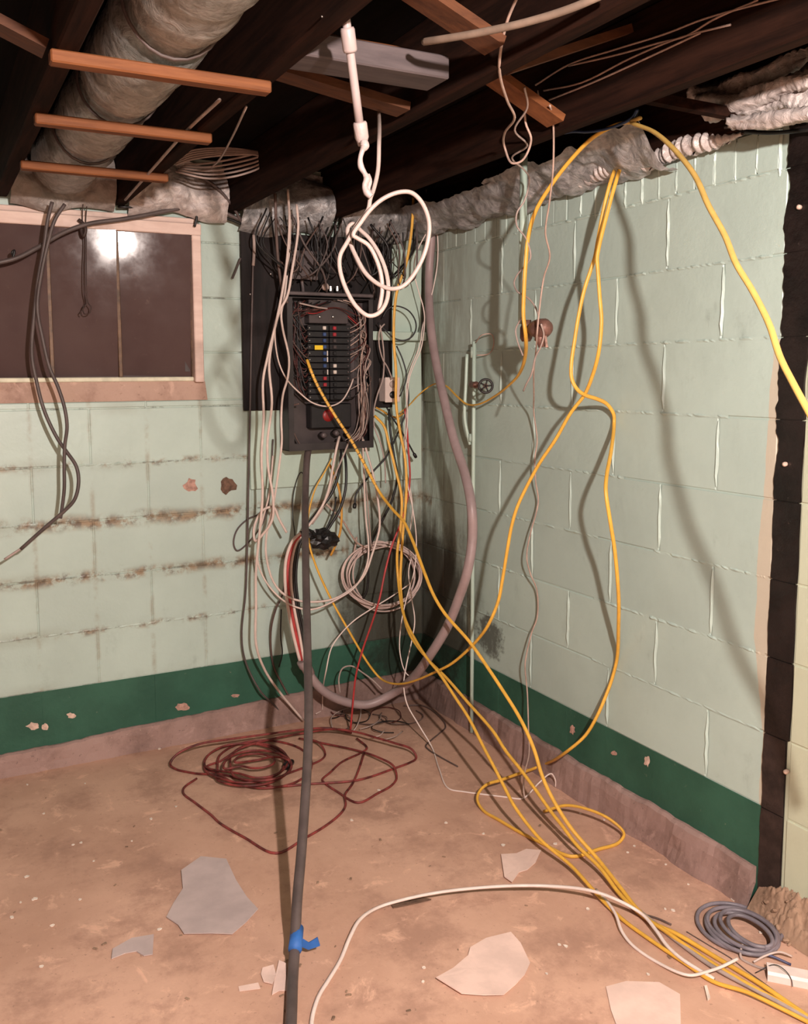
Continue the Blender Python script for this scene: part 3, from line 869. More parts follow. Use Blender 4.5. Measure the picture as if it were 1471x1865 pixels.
# two columns of breakers, each with its handle
h0 = PL(560, 591, 0.10); h1 = PL(640, 728, 0.10)
nrow = 12; rh = (h0.z-h1.z)/nrow; midx = (h0.x+h1.x)/2; cw = (h1.x-h0.x)/2
hand = {(0, 0): WHTH, (0, 1): BLUEH, (0, 2): BLUEH, (0, 3): BLUEH, (0, 4): BLUEH, (0, 5): BLUEH, (0, 6): BLUEH, (0, 8): REDH, (0, 9): REDH,
        (1, 0): REDH, (1, 1): REDH, (1, 2): PANELIN, (1, 3): PANELIN, (1, 6): WHTH, (1, 7): WHTH}
for c in range(2):
    for r in range(nrow):
        x0 = h0.x+c*(cw+0.001); zz = h0.z-(r+1)*rh
        bk = box('breaker', x0, x0+cw-0.002, -0.098, yb-T, zz+0.0009, zz+rh-0.0009, BRKR, panel, 0.002)
        hx = x0+cw-0.030 if c == 0 else x0+0.012
        m = hand.get((c, r), BRKR)
        box('handle', hx, hx+0.013, -0.108, -0.0985, zz+rh*0.22, zz+rh*0.78, m, bk, 0.0015)
        sx = x0+0.008 if c == 0 else x0+cw-0.014
        lathe('terminal_screw', [(0, .0035), (.002, .0035), (.003, .002)], (sx, -0.0985, zz+rh/2), (0, -1, 0), STEEL if c == 0 else BOXM, bk, 8)
        if (c, r) in ((0, 4), (0, 5), (0, 7)):
            box('white_mark', hx+0.018, hx+0.022, -0.100, -0.0985, zz+rh*0.1, zz+rh*0.9, WHTH, bk)
t0 = PL(573, 637, 0.11); t1 = PL(588, 629, 0.11)
box('yellow_tag', t0.x, t1.x, -0.111, -0.1085, t0.z, t1.z, YTAG, panel, 0.0006)
# neutral bars
nb = PL(651, 600, .07); nb2 = PL(655, 700, .07)
box('neutral_bar', nb.x, nb2.x+0.006, -0.075, yb-T, nb2.z, nb.z, STEEL, panel, 0.002)
for k in range(14):
    zz = nb2.z+(nb.z-nb2.z)*(k+.5)/14
    lathe('bar_screw', [(0, .003), (.003, .003)], (nb.x+0.006, -0.0755, zz), (0, -1, 0), STEEL, panel, 7)
# main lug area and red knob
ck = PL(600, 757, 0.10)
lathe('red_knob', [(0, .026), (.012, .027), (.018, .024), (.02, .01)], ck+Vector((0, .03, 0)), (0, -1, 0), REDK, panel, 20)
for (lx, ly, rr) in ((585, 792, .012), (608, 788, .012), (630, 790, .010)):
    lathe('cable_lug', [(0, rr), (.03, rr), (.034, rr*.6)], PL(lx, ly, .07), (0, -1, 0), BOXM, panel, 12)
box('main_breaker', PL(566, 735, .09).x, PL(640, 735, .09).x, -.088, yb-T, PL(600, 780, .09).z, PL(600, 735, .09).z, BRKR, panel, .004)
lathe('silver_bushing', [(0, .014), (.012, .014), (.012, .017), (.018, .017)], PL(614, 815, .08)+Vector((0, 0, .01)), (0, 0, -1), STEEL, panel, 14)
# conductors crowding both gutters: each one is a wire of its own
rw = random.Random(21)
lmats = [BLK, BLK, DKRED, DKRED, BROWNC, BLK, BROWNC, DKRED, BLK]
for k in range(42):
    zz = h0.z-rh*(k % 12+.5); m = lmats[k % len(lmats)]
    gx = px0+0.010+0.048*rw.random(); dd = 0.06+0.06*rw.random()
    top = pz1-0.004-0.02*rw.random(); xt = px0+0.04+0.16*rw.random()
    pts = [(h0.x+0.004, -0.094, zz), (h0.x-0.014, -dd-.01, zz-0.004-0.02*rw.random()), (gx+.01*rw.random(), -dd, zz+0.03+0.04*rw.random()),
           (gx+.012*rw.random(), -dd+.01, (zz+top)/2+.05), (gx+0.01, -dd+0.01, top-0.05), (xt, -dd+.01, top)]
    tube('wire', pts, 0.0017+0.0006*rw.random(), m, panel, 6, sub=5)
rmats = [WHTD, BEIGE, WHTD, BLK, BROWNC, DKRED, BEIGE]
for k in range(38):
    zz = h0.z-rh*((k*0.47) % 12+.5); m = rmats[k % len(rmats)]
    gx = px1-0.018-0.034*rw.random(); dd = 0.07+0.055*rw.random()
    if k % 3 == 0:
        pts = [(h1.x-0.004, -0.094, zz), (h1.x+0.012, -dd, zz+.01), (gx, -dd, zz+0.04), (gx+.004, -dd+.01, (zz+pz1)/2), (gx-.01, -dd+.02, pz1-.03), (gx-.04-.1*rw.random(), -dd+.01, pz1-.004)]
    else:
        z_in = nb2.z+(nb.z-nb2.z)*rw.random()
        pts = [(nb.x+0.005, -0.079, z_in), (nb.x+.008+.02*rw.random(), -dd-.02, z_in-.02), (gx, -dd-.02*rw.random(), z_in-0.08), (gx-.02+.035*rw.random(), -dd-.02, (z_in+pz0)/2-.01),
               (gx-.025+.03*rw.random(), -dd-.01, pz0+.06), (gx-.02-.06*rw.random(), -dd+.02, pz0+.012)]
    tube('wire', pts, 0.0018+0.0006*rw.random(), m, panel, 6, sub=5)
for k in range(7):                                     # wires sweeping across the top of the interior
    y_ = -0.07-0.05*rw.random(); s = rw.random()
    pts = [(px0+.02+.03*s, y_, pz1-.03-.03*rw.random()), (px0+.12, y_-.01, pz1-.045-.02*rw.random()), (px0+.22, y_, pz1-.035), (px1-.04, y_, pz1-.05-.06*rw.random())]
    tube('wire', pts, 0.0019, [DKRED, BROWNC, REDW, BLK, DKRED, BEIGE, BLK][k], panel, 6, sub=6)
cable('wire', [(545, 552, 'L', .12), (562, 556), (580, 560), (596, 562, 'L', .13)], 0.0035, WHTD, '', parent=panel)

# things on the board around the panel
j0, j1 = PL(530, 508, .075), PL(578, 458, .075)
jb = tag(empty('junction_box', ((j0.x+j1.x)/2, -0.05, j0.z), None, None), 'square grey steel junction box above the electrical panel', 'junction box')
box('cover_plate', j0.x, j1.x, -0.078, -0.075, j0.z, j1.z, BOXM, jb, 0.001)
box('box_body', j0.x+.002, j1.x-.002, -0.075, -0.031, j0.z+.002, j1.z-.002, PANELM, jb, 0.002)
for (sx, sy) in ((537, 464), (571, 464), (571, 502), (540, 502)): lathe('cover_screw', [(0, .003), (.002, .002)], PL(sx, sy, .079), (0, -1, 0), STEEL, jb, 8)
for (sx, y0_, y1_, lab) in ((549, 509, 534, 'short conduit stub between the junction box and the panel'), ):
    cable('conduit_stub', [(sx, y0_, 'L', .055), (sx+2, (y0_+y1_)/2, 'L', .055), (sx+3, y1_, 'L', .06)], 0.007, BOXM, lab, 'conduit')
wn = PL(590, 523, .11)
lathe('wire_nut', [(-.004, .008), (.0, .013), (.010, .015), (.016, .012), (.019, .004)], wn, (0.35, -1, 0.1), WHT, None, 14)
tag(bpy.data.objects['wire_nut'], 'round white plastic bushing on top of the panel', 'bushing')
for k, sx in enumerate((602, 614)):
    o = lathe('conduit_nut', [(0, .007), (.010, .007), (.010, .006), (.018, .006)], PL(sx, 530, .09), (0, 0, 1), STEEL, None, 8, False)
    tag(o, ['left bright steel conduit nut', 'right bright steel conduit nut'][k]+' on top of the panel', 'conduit nut', 'conduit nuts')
# outlet with black plug
o0, o1 = PL(701, 733, .085), PL(728, 687, .085)
ot = empty('outlet', ((o0.x+o1.x)/2, -.06, o0.z), 'white electrical outlet right of the panel below the ledge', 'outlet')
box('outlet_box', o0.x+.002, o1.x-.002, -.082, -.017, o0.z+.003, o1.z-.003, OUTL, ot, .003)
box('cover_plate', o0.x, o1.x, -.087, -.082, o0.z, o1.z, OUTL, ot, .002)
for k, zz in enumerate((.3, .72)):
    lathe('socket_face', [(0, .015), (.002, .014)], ((o0.x+o1.x)/2, -.087, o0.z+(o1.z-o0.z)*zz), (0, -1, 0), BLK if k == 0 else WHTD, ot, 16)
# loose dark wires fanning up from the board top into the foil
rw = random.Random(5)
lf = tag(empty('loose_wire_bundle', (-0.5, -0.1, 1.9), None, None), 'tangle of dark loose wires fanning up into the foil above the panel', 'wire bundle')
for k in range(46):
    x0_ = -0.70+0.56*rw.random(); d0 = 0.06+0.12*rw.random()
    x1_ = x0_+rw.uniform(-.12, .12)
    pts = [(x0_, -d0+.02, pz1+0.01+0.12*rw.random()), (x0_+.3*(x1_-x0_)+rw.uniform(-.02, .02), -d0-.02, 1.80), (x1_+rw.uniform(-.03, .03), -d0-.03, 1.90), (x1_+rw.uniform(-.05, .05), -d0-.02, 1.97+.05*rw.random())]
    tube('wire', pts, 0.002+0.0032*rw.random()**2, [BLK, GREYC, BLK, BROWNC, BLK, BLK, GREYC][k % 7], lf, 6, sub=6)
# nails and stubs on the black board
for k, (sx, sy) in enumerate(((491, 498), (462, 500), (455, 535), (441, 340))[:3]):
    pass
st = cable('cable_stub', [(462, 428, 'L', .05), (463, 455), (461, 484, 'L', .05)], .006, WHTD, 'short white cable stub on the left of the black board', 'cable')
for k, (sx, sy, lab) in enumerate(((492, 499, 'bright nail head near the middle of the black board'), (455, 536, 'bright nail head at the left edge of the black board'))):
    tag(lathe('nail', [(0, .002), (.006, .002), (.006, .005), (.008, .004)], PL(sx, sy, .031), (0, -1, 0), STEEL, None, 8), lab, 'nail', 'nails in the black board')

# ------------------------------------------------------------ pipes and valves on the right wall
PD1 = 0.24
pv = empty('water_pipe', PR(951, 600, PD1), 'mint painted pipe with a grimy bronze valve standing off the right wall', 'pipe')
top = PR(952, 385, PD1); bot = PR(950, 590, PD1)
tube('pipe', [Vector((bot.x, bot.y, 2.08)), Vector((bot.x, bot.y, bot.z+.1)), bot], 0.0115, MINTP, pv, 12, sub=2)
vb = PR(958, 604, PD1)
lathe('valve_elbow', [(-.03, .013), (-.02, .019), (.012, .019), (.02, .015), (.035, .015)], vb, (0, 0, 1), COPPER, pv, 14)
vc = PR(985, 598, PD1+.01)
lathe('valve_body', [(-.05, .012), (-.036, .017), (-.03, .024), (-.008, .029), (.018, .028), (.03, .020), (.036, .010)], vc, (0.15, -1, 0.02), COPPER, pv, 16)
lathe('valve_bonnet', [(0, .016), (.012, .018), (.022, .012), (.036, .010)], vc+Vector((0, 0.005, -.02)), (0.1, -.15, -1), COPPER, pv, 12)
lathe('bleed_screw', [(0, .004), (.03, .004), (.034, .006)], PR(993, 612, PD1+.01), (0, -.2, -1), BARE, pv, 8)

gp = empty('gas_pipe', PR(858, 1300, .03), 'thin mint painted pipe running down the right wall to the floor by the corner', 'pipe')
pts = [(862, 622, 'R', .035), (860, 700, 'R', .035), (858, 760, 'R', .035), (860, 900, 'R', .032), (861, 1050, 'R', .032), (862, 1150, 'R', .032), (862, 1240, 'R', .046), (862, 1318, 'R', .046)]
P3 = place(pts, .008); xx = sum(p.x for p in P3)/len(P3); yy_ = sum(p.y for p in P3)/len(P3)
zt_, zb_ = P3[0].z, 0.0
tube('riser', [Vector((xx, yy_, zt_)), Vector((xx, yy_, (zt_+zb_)/2)), Vector((xx, yy_, 0.0))], 0.0075, MINTP, gp, 10, sub=2)
lathe('coupling', [(0, .011), (.02, .012), (.04, .011)], PR(862, 632, .035), (0, 0, -1), MINTP, gp, 12)
lathe('coupling', [(0, .010), (.02, .011), (.03, .010)], PR(858, 790, .035), (0, 0, -1), MINTP, gp, 12)
tube('branch', place([(850, 645, 'R', .03), (848, 700), (846, 760), (851, 790), (856, 810, 'R', .034)], .006), 0.0065, MINTP, gp, 10)
tube('hoop', place([(866, 624, 'R', .04), (878, 610, 'R', .05), (895, 609), (906, 620), (902, 637), (888, 645), (868, 647, 'R', .04)], .003), 0.0022, BEIGE, gp, 6)
sp = empty('spigot', PR(868, 700, .06), 'small spigot with a round black hand wheel on the right wall', 'valve')
a = PR(860, 700, .035); b = PR(884, 703, .10)
lathe('spigot_body', [(-.012, .013), (.005, .014), (.02, .011), (.045, .010), (.055, .013)], a, (b-a), COPPER, sp, 14)
ax = (b-a).normalized(); ax2 = (ax*0.3+(CAM-b).normalized()*0.9).normalized()
lathe('bonnet_nut', [(-.02, .008), (-.004, .010), (.006, .007)], b, ax2, BARE, sp, 8, False)
u = ax2.orthogonal().normalized(); w_ = ax2.cross(u)
ring = [b+ax2*.008+(u*math.cos(2*math.pi*k/20)+w_*math.sin(2*math.pi*k/20))*.024 for k in range(21)]
tube('hand_wheel', ring, .0045, HANDLE, sp, 8, sub=1)
for k in range(5):
    a_ = 2*math.pi*k/5
    tube('spoke', [b+ax2*.006, b+ax2*.007+(u*math.cos(a_)+w_*math.sin(a_))*.023], .003, HANDLE, sp, 6, sub=1)

# ------------------------------------------------------------ white pipe, tape and the hanging white coil
PDX = 1.68
wp = empty('hanging_pipe', PD(660, 260, PDX), 'white plastic pipe with taped couplings hanging from the joists', 'pipe')
A = PD(624, -10, PDX-.13); B = PD(655, 228, PDX-.02)
tube('pipe', [A, (A+B)/2, B], 0.0078, WPIPE, wp, 12, sub=2)
lathe('coupling', [(0, .0115), (.004, .0130), (.036, .0130), (.040, .0115)], PD(632, 50, PDX-.105), B-A, WPIPE, wp, 14)
lathe('end_coupling', [(0, .0115), (.003, .0130), (.028, .0130), (.034, .0105), (.042, .009)], PD(655, 222, PDX-.022), B-A, TAPEW, wp, 14)
tube('frayed_tape', place([(662, 256, 'D', PDX-.02), (664, 266), (660, 274), (656, 288), (657, 303), (664, 316), (668, 326), (664, 338), (668, 350), (676, 358, 'D', PDX-.01)]), .006, TAPEW, wp, 8,
     radii=[.007, .009, .005, .0045, .006, .0045, .007, .005, .007, .006])
tube('frayed_tape', place([(670, 318, 'D', PDX-.01), (674, 330), (671, 345), (676, 357, 'D', PDX-.01)]), .004, TAPEW, wp, 6)
D = PDX
coil = [(690, 205, 'Z', 2.03), (690, 260, 'D', D+.03), (688, 310), (680, 345), (674, 362, 'D', D), (670, 382), (651, 408), (632, 441), (619, 466, 'D', D-.02), (619, 492), (632, 531), (651, 561), (671, 575, 'D', D-.03), (688, 571), (702, 553), (707, 525),
        (702, 492), (688, 458), (671, 433), (657, 420), (642, 407, 'D', D+.02), (633, 416), (637, 441), (649, 469), (665, 497), (688, 517), (713, 526, 'D', D-.02), (735, 520), (760, 489), (777, 447), (781, 405, 'D', D-.03),
        (768, 369), (749, 351), (727, 350), (699, 361), (676, 380, 'D', D-.03), (657, 405), (643, 428), (651, 434), (671, 447), (690, 486), (696, 525), (690, 566, 'D', D-.01)]
cable('coiled_cable', coil, 0.0041, COILW, 'bright white cable looped in a loose coil hanging below the white pipe', aspect=0.75)

# ------------------------------------------------------------ yellow cables
cable('yellow_cable', [(1165, 215, 'R', .30), (1150, 222, 'R', .29), (1190, 240), (1230, 275, 'R', .36), (1265, 320), (1290, 375, 'R', .44), (1320, 430), (1340, 480, 'R', .49), (1370, 530), (1400, 590, 'R', .52), (1420, 650), (1445, 700), (1480, 765, 'R', .57), (1530, 865), (1580, 985, 'R', .57), (1625, 1120), (1660, 1300, 'R', .5)],
      0.0068, YELP, 'yellow cable arching from the ceiling foil to the right edge over the black stripe', aspect=0.75)
cable('yellow_cable', [(1150, 222, 'R', .27), (1120, 228, 'R', .24), (1080, 250), (1040, 290, 'R', .26), (1005, 335), (975, 385), (962, 430, 'R', .28), (957, 480), (954, 530), (953, 575), (957, 610, 'R', .27), (956, 650), (946, 680), (925, 703), (900, 722, 'R', .08),
                       (872, 736), (850, 736, 'R', .06), (832, 722), (812, 703), (792, 699, 'R', .05), (768, 714), (745, 738, 'L', .06), (728, 752, 'L', .08)],
      0.0068, YEL, 'yellow cable dropping past the bronze valve and dipping away to the corner', aspect=0.75,
      scale=[1, 1, 1, 1, 1, 1, 1, 1, 1, 1, 1, 1, .95, .85, .75, .65, .6, .6, .6, .55, .5, .5, .5])
cable('yellow_cable', [(1131, 282, 'R', .045), (1112, 330, 'R', .09), (1098, 386), (1088, 441), (1083, 468), (1076, 490), (1064, 527), (1054, 572), (1046, 621, 'R', .17), (1040, 665), (1041, 690), (1050, 708, 'R', .165), (1064, 719), (1088, 727), (1105, 736, 'R', .04), (1117, 754), (1118, 770, 'R', .012),
                       (1113, 819), (1104, 870, 'R', .18), (1103, 895, 'R', .20), (1111, 950, 'R', .19), (1119, 1001), (1126, 1083, 'R', .12), (1126, 1144), (1123, 1201, 'R', .012), (1113, 1240, 'R', .016), (1105, 1262, 'R', .03), (1088, 1302, 'R', .06), (1066, 1339, 'R', .085), (1033, 1368, 'R', .12), (982, 1396, 'F', .02), (942, 1410), (911, 1421), (886, 1429), (872, 1443), (869, 1457, 'F', .015),
                       (880, 1478), (910, 1503), (945, 1530), (985, 1548), (1040, 1560, 'F', .0), (1090, 1556), (1125, 1540), (1136, 1518), (1110, 1492), (1070, 1474), (1030, 1467), (990, 1478, 'F', .012)],
      0.0062, YEL, 'yellow cable kinked on the right wall then looping on the floor', aspect=0.75)
cable('yellow_cable', [(1137, 282, 'R', .05), (1120, 335, 'R', .10), (1106, 386), (1091, 447), (1087, 470), (1088, 486), (1092, 543), (1095, 584), (1090, 641, 'R', .15), (1078, 686), (1064, 719, 'R', .13), (1039, 752), (1011, 801), (982, 844), (958, 888, 'R', .20), (941, 925), (931, 960), (923, 1005), (915, 1054), (907, 1095),
                       (890, 1136, 'R', .26), (872, 1162), (845, 1190), (820, 1210), (790, 1225, 'R', .3), (760, 1238), (735, 1245), (710, 1244), (690, 1233, 'L', .22), (670, 1208), (650, 1175), (630, 1140), (610, 1105), (590, 1065), (575, 1030), (564, 995, 'L', .16), (560, 960), (564, 925), (575, 888), (592, 858), (604, 835, 'L', .10)],
      0.0062, YEL, 'yellow cable swooping from the right wall down past the corner up to the panel', aspect=0.75,
      scale=[1]*24+[.95, .9, .88, .86, .85, .85, .85, .85, .85, .85, .82, .75, .7, .65, .6, .55, .5])
ytxt = [(559, 655, 'L', .13), (566, 675, 'L', .15), (578, 702), (590, 724), (610, 757), (640, 803), (665, 848), (690, 895, 'L', .24), (715, 928), (735, 950), (750, 982), (772, 1041), (790, 1085), (811, 1119), (854, 1168), (890, 1219), (917, 1260), (942, 1300), (960, 1335), (974, 1370), (986, 1410), (1003, 1449),
        (1038, 1506), (1087, 1563, 'F', .03), (1132, 1620), (1161, 1657), (1189, 1681, 'F', .0), (1234, 1702), (1309, 1747, 'F', .0), (1378, 1788), (1434, 1826), (1480, 1858, 'F', .0)]
yc = cable('yellow_cable', ytxt, 0.0062, YEL, 'yellow cable printed with black marks leaving the breakers toward the floor at right', aspect=0.8)
mk = catmull(place(ytxt, .0062), 10)                         # black print marks along its first stretch
acc = 0.0
for i in range(4, 70):
    acc += (mk[i]-mk[i-1]).length
    if acc > 0.022:
        acc = rnd.uniform(0, .006)
        d = (mk[i+1]-mk[i]).normalized()
        v, f = tube_geo([mk[i], mk[i]+d*rnd.uniform(.001, .0035)], [.00645, .00645], 8, 0.8)
        mesh_obj('print_mark', v, f, BLK, yc)
cable('yellow_cable', [(753, 360, 'L', .16), (749, 422, 'L', .16), (738, 486), (724, 525), (718, 567), (717, 623), (721, 678), (721, 734), (729, 790, 'L', .17), (737, 830), (740, 880), (738, 925), (734, 965), (731, 1010), (729, 1060), (734, 1113, 'L', .26), (746, 1155), (779, 1201), (812, 1234), (854, 1282), (897, 1331), (921, 1368), (948, 1402),
                       (974, 1437), (1003, 1478), (1022, 1502), (1050, 1539), (1091, 1579, 'F', .03), (1128, 1628), (1165, 1664), (1210, 1695, 'F', .004), (1270, 1737), (1340, 1780, 'F', .004), (1400, 1814), (1480, 1856, 'F', .002)],
      0.0060, YEL, 'yellow cable falling from the corner foil beside the panel and across to the right', aspect=0.8)
cable('yellow_cable', [(682, 757, 'L', .12), (699, 776, 'L', .15), (708, 808), (720, 855), (731, 905), (729, 963), (723, 1008), (725, 1057, 'L', .24), (736, 1123), (756, 1165), (779, 1201), (798, 1224), (828, 1269), (854, 1309), (880, 1360), (901, 1400), (919, 1435), (937, 1469), (985, 1530), (1038, 1575, 'F', .025), (1079, 1620), (1110, 1653), (1140, 1680, 'F', .0),
                       (1183, 1714), (1253, 1761), (1299, 1788, 'F', .0), (1360, 1807), (1425, 1838), (1480, 1866, 'F', .0)],
      0.0060, YEL, 'yellow cable starting right of the panel bottom, leftmost of the three crossing the floor', aspect=0.8)
cable('yellow_cable', [(600, 846, 'L', .09), (610, 868, 'L', .12), (618, 895), (622, 930), (619, 970), (611, 993), (602, 1012, 'L', .13)], 0.0050, YELD, 'short yellow cable end curving below the panel beside the black tape', aspect=0.8)
cable('yellow_cable', [(684, 742, 'L', .07), (696, 748), (708, 756), (722, 760), (735, 752, 'L', .08)], .004, YELD, 'short old yellow cable behind the outlet corner', aspect=.8)
cable('bundled_cable', [(1140, 1640, 'F', .0), (1190, 1682), (1240, 1722), (1300, 1762, 'F', .002), (1370, 1800), (1430, 1832), (1480, 1860, 'F', 0)], .006, WHTD, 'grimy pale cable lying among the yellow cables at lower right', aspect=.8)

# ------------------------------------------------------------ white cables by the panel
def hang(pts, r, mat, label, name='white_cable', **kw): return cable(name, pts, r, mat, label, **kw)
hang([(524, 345, 'L', .20), (527, 400, 'L', .20), (523, 469), (515, 525), (504, 581), (487, 651), (479, 692), (480, 762), (476, 830, 'L', .20), (478, 900), (472, 976), (466, 1041), (466, 1106), (466, 1172, 'L', .16), (482, 1220), (511, 1263), (552, 1312, 'F', .01)], .0050, WHT, 'long white cable at the left of the hanging group, reaching the floor')
hang([(540, 372, 'L', .22), (543, 414, 'L', .22), (531, 497), (523, 539), (509, 567), (498, 609), (490, 664), (495, 734), (487, 804), (488, 850), (497, 905, 'L', .2), (496, 945), (482, 969), (465, 985), (462, 966), (468, 945), (480, 928), (498, 924), (508, 945), (522, 970, 'L', .16)], .0050, WHT, 'white cable with a small loop at its lower end left of the panel')
hang([(529, 400, 'L', .18), (527, 450), (523, 497), (517, 545), (512, 572), (515, 600), (526, 651), (524, 687), (515, 720), (512, 762), (513, 804), (508, 850, 'L', .18), (498, 917), (485, 976), (485, 1015), (498, 1060), (518, 1083), (550, 1095), (599, 1093, 'L', .2), (629, 1080), (661, 1051), (678, 1008), (691, 960), (688, 910), (681, 871), (661, 800, 'L', .11)], .0044, WHT, 'white cable dropping left of the panel and swinging back up under it')
hang([(508, 567, 'L', .15), (501, 600, 'L', .15), (502, 630), (509, 664), (523, 692), (545, 715), (570, 734), (598, 740, 'L', .15), (621, 731), (637, 706), (643, 690, 'L', .12)], .0030, WHT, 'white cable sagging across the face of the breakers')
hang([(497, 830, 'L', .15), (490, 900), (476, 955), (469, 990), (472, 1034), (495, 1074), (528, 1101), (567, 1110, 'L', .19), (616, 1090), (648, 1067), (668, 1028), (671, 992), (666, 943), (663, 878), (660, 796, 'L', .11)], .0036, WHT, 'second thinner white cable swinging in a low loop under the panel')
hang([(618, 795, 'L', .13), (614, 810, 'L', .16), (606, 850), (600, 885), (590, 915), (575, 940), (560, 960, 'L', .15)], .0050, WHT, 'thick white cable from the panel bottom to the black taped splice')
hang([(640, 792, 'L', .12), (625, 830, 'L', .15), (608, 870), (598, 900), (585, 930), (568, 955, 'L', .14)], .0036, WHTD, 'grimy white cable beside the thick one running to the taped splice')
hang([(700, 590, 'L', .12), (692, 600, 'L', .12), (690, 625), (697, 655), (705, 668), (714, 690, 'L', .12)], .0030, WHTD, 'pale wire crossing down to the top of the outlet')
hang([(692, 592, 'L', .1), (697, 625), (699, 650), (697, 690, 'L', .11), (688, 716), (681, 745), (681, 775), (692, 805), (700, 840), (702, 880, 'L', .14)], .0032, WHTD, 'pale wire bowing left past the outlet and down below the panel')
hang([(588, 912, 'L', .08), (606, 930, 'L', .1), (625, 950), (640, 975), (652, 990), (670, 998, 'L', .07)], .0040, BEIGE, 'short beige cable slanting across the wall under the panel')
hang([(649, 978, 'L', .04), (648, 990), (645, 1005), (646, 1020, 'L', .04)], .0045, BEIGE, 'short rusty strip hanging on the wall left of the white ring coil')
hang([(660, 796, 'L', .12), (663, 850), (668, 900), (672, 950), (676, 1000, 'L', .13)], .0030, WHTD, 'thin pale wire falling straight into the ring coil')
# ring coil leaning on the left wall: one long cable wound in turns
cc = (697, 1050); rg = []
rr_ = random.Random(3)
for t in range(7):
    ox, oy = rr_.uniform(-7, 7), rr_.uniform(-5, 5); ra, rb = 63+rr_.uniform(-7, 9), 56+rr_.uniform(-5, 7)
    for k in range(14):
        a = 2*math.pi*k/14-1.3
        rg.append((cc[0]+ox+ra*math.cos(a), cc[1]+oy+rb*math.sin(a), 'L', .055+.012*(t % 4)+.01*math.sin(a)))
hang(rg, .0034, simple('ring_coil_jacket', (0.55, 0.42, 0.38), .45, .15, 20), 'white cable wound into a ring leaning on the left wall by the corner', name='ring_coil', cat='cable coil', sub=3)
# thin white wires at the right of the panel
hang([(781, 410, 'L', .16), (777, 422, 'L', .16), (757, 464), (754, 497), (762, 530), (771, 562), (773, 585), (766, 637), (757, 657), (745, 690, 'L', .14), (741, 734), (738, 780), (735, 830), (745, 880), (751, 925), (747, 965, 'L', .16)], .0023, FLOORW, 'thin white wire zigzagging right of the panel in front of the mint board')
hang([(788, 391, 'L', .14), (796, 428, 'L', .14), (796, 483), (782, 553), (770, 592), (764, 630), (748, 670), (740, 705, 'L', .14), (742, 760), (738, 820), (740, 870), (752, 930), (758, 985), (754, 1040), (740, 1090), (730, 1139), (728, 1188, 'L', .3), (740, 1227), (756, 1235, 'L', .33)], .0023, FLOORW, 'thin white wire from the corner ceiling ending in a hook near the conduit')
hang([(751, 1010, 'L', .15), (744, 1040), (748, 1080), (755, 1130), (750, 1165, 'L', .28), (740, 1211), (735, 1247), (741, 1282), (761, 1318), (785, 1358, 'F', .01), (799, 1399), (818, 1437, 'F', .0), (843, 1456), (880, 1464), (921, 1463), (950, 1455, 'F', .0), (982, 1425), (1003, 1409), (1011, 1421), (1011, 1433, 'F', 0)], .0026, FLOORW, 'thin white wire trailing from the corner over the floor under the yellow cables')
hang([(748, 1062, 'L', .18), (715, 1085), (681, 1106, 'L', .2), (645, 1130), (620, 1155), (603, 1181), (594, 1220, 'L', .22), (588, 1255), (580, 1292, 'F', .01)], .0026, FLOORW, 'thin white wire curving from the ring coil to the floor beside the conduit')
hang([(619, 1262, 'L', .14), (617, 1235), (624, 1217), (640, 1213), (660, 1225), (680, 1240), (695, 1255, 'L', .2)], .0032, WHTD, 'small grimy cable hoop standing behind the grey conduit bend')
for k, pp in enumerate((([(605, 1325), (603, 1308), (615, 1297), (640, 1288), (655, 1285)]), ([(657, 1288), (656, 1305), (648, 1325), (640, 1335)]), ([(694, 1300), (690, 1312), (675, 1322), (655, 1328)]), ([(700, 1330), (690, 1340), (676, 1343)]), ([(733, 1332), (718, 1342), (700, 1347)]), ([(598, 1280), (590, 1288), (575, 1300)]))):
    q = [(x, y, 'F', .012+.012*math.sin(i)) for i, (x, y) in enumerate(pp)]
    hang(q, .0022, [WHTD, WHT][k % 2], ['white wire scrap arching left in the floor tangle', 'white wire scrap curling up from the red cord', 'white wire scrap bent right of the red wire', 'short white scrap below the tangle near the red cord', 'white scrap at the right end of the tangle', 'tiny white scrap beside the dark cable foot'][k], name='wire_scrap', cat='wire')
for k in range(8):                                      # black curls in the same tangle
    cx_, cy_ = 600+k*19+rnd.uniform(-8, 8), 1300+rnd.uniform(-12, 26); ra, rb = rnd.uniform(20, 40), rnd.uniform(8, 16); a0 = rnd.uniform(0, 6)
    q = [(cx_+ra*math.cos(a0+i*.55), cy_+rb*math.sin(a0+i*.55), 'F', .004+.006*(i % 3)) for i in range(9)]
    hang(q, .0022, [BLK, BROWNC, DKRED][k % 3], 'dark wire curl in the floor tangle below the conduit', name='wire_curl', cat='wire', group='dark curls in the floor tangle')

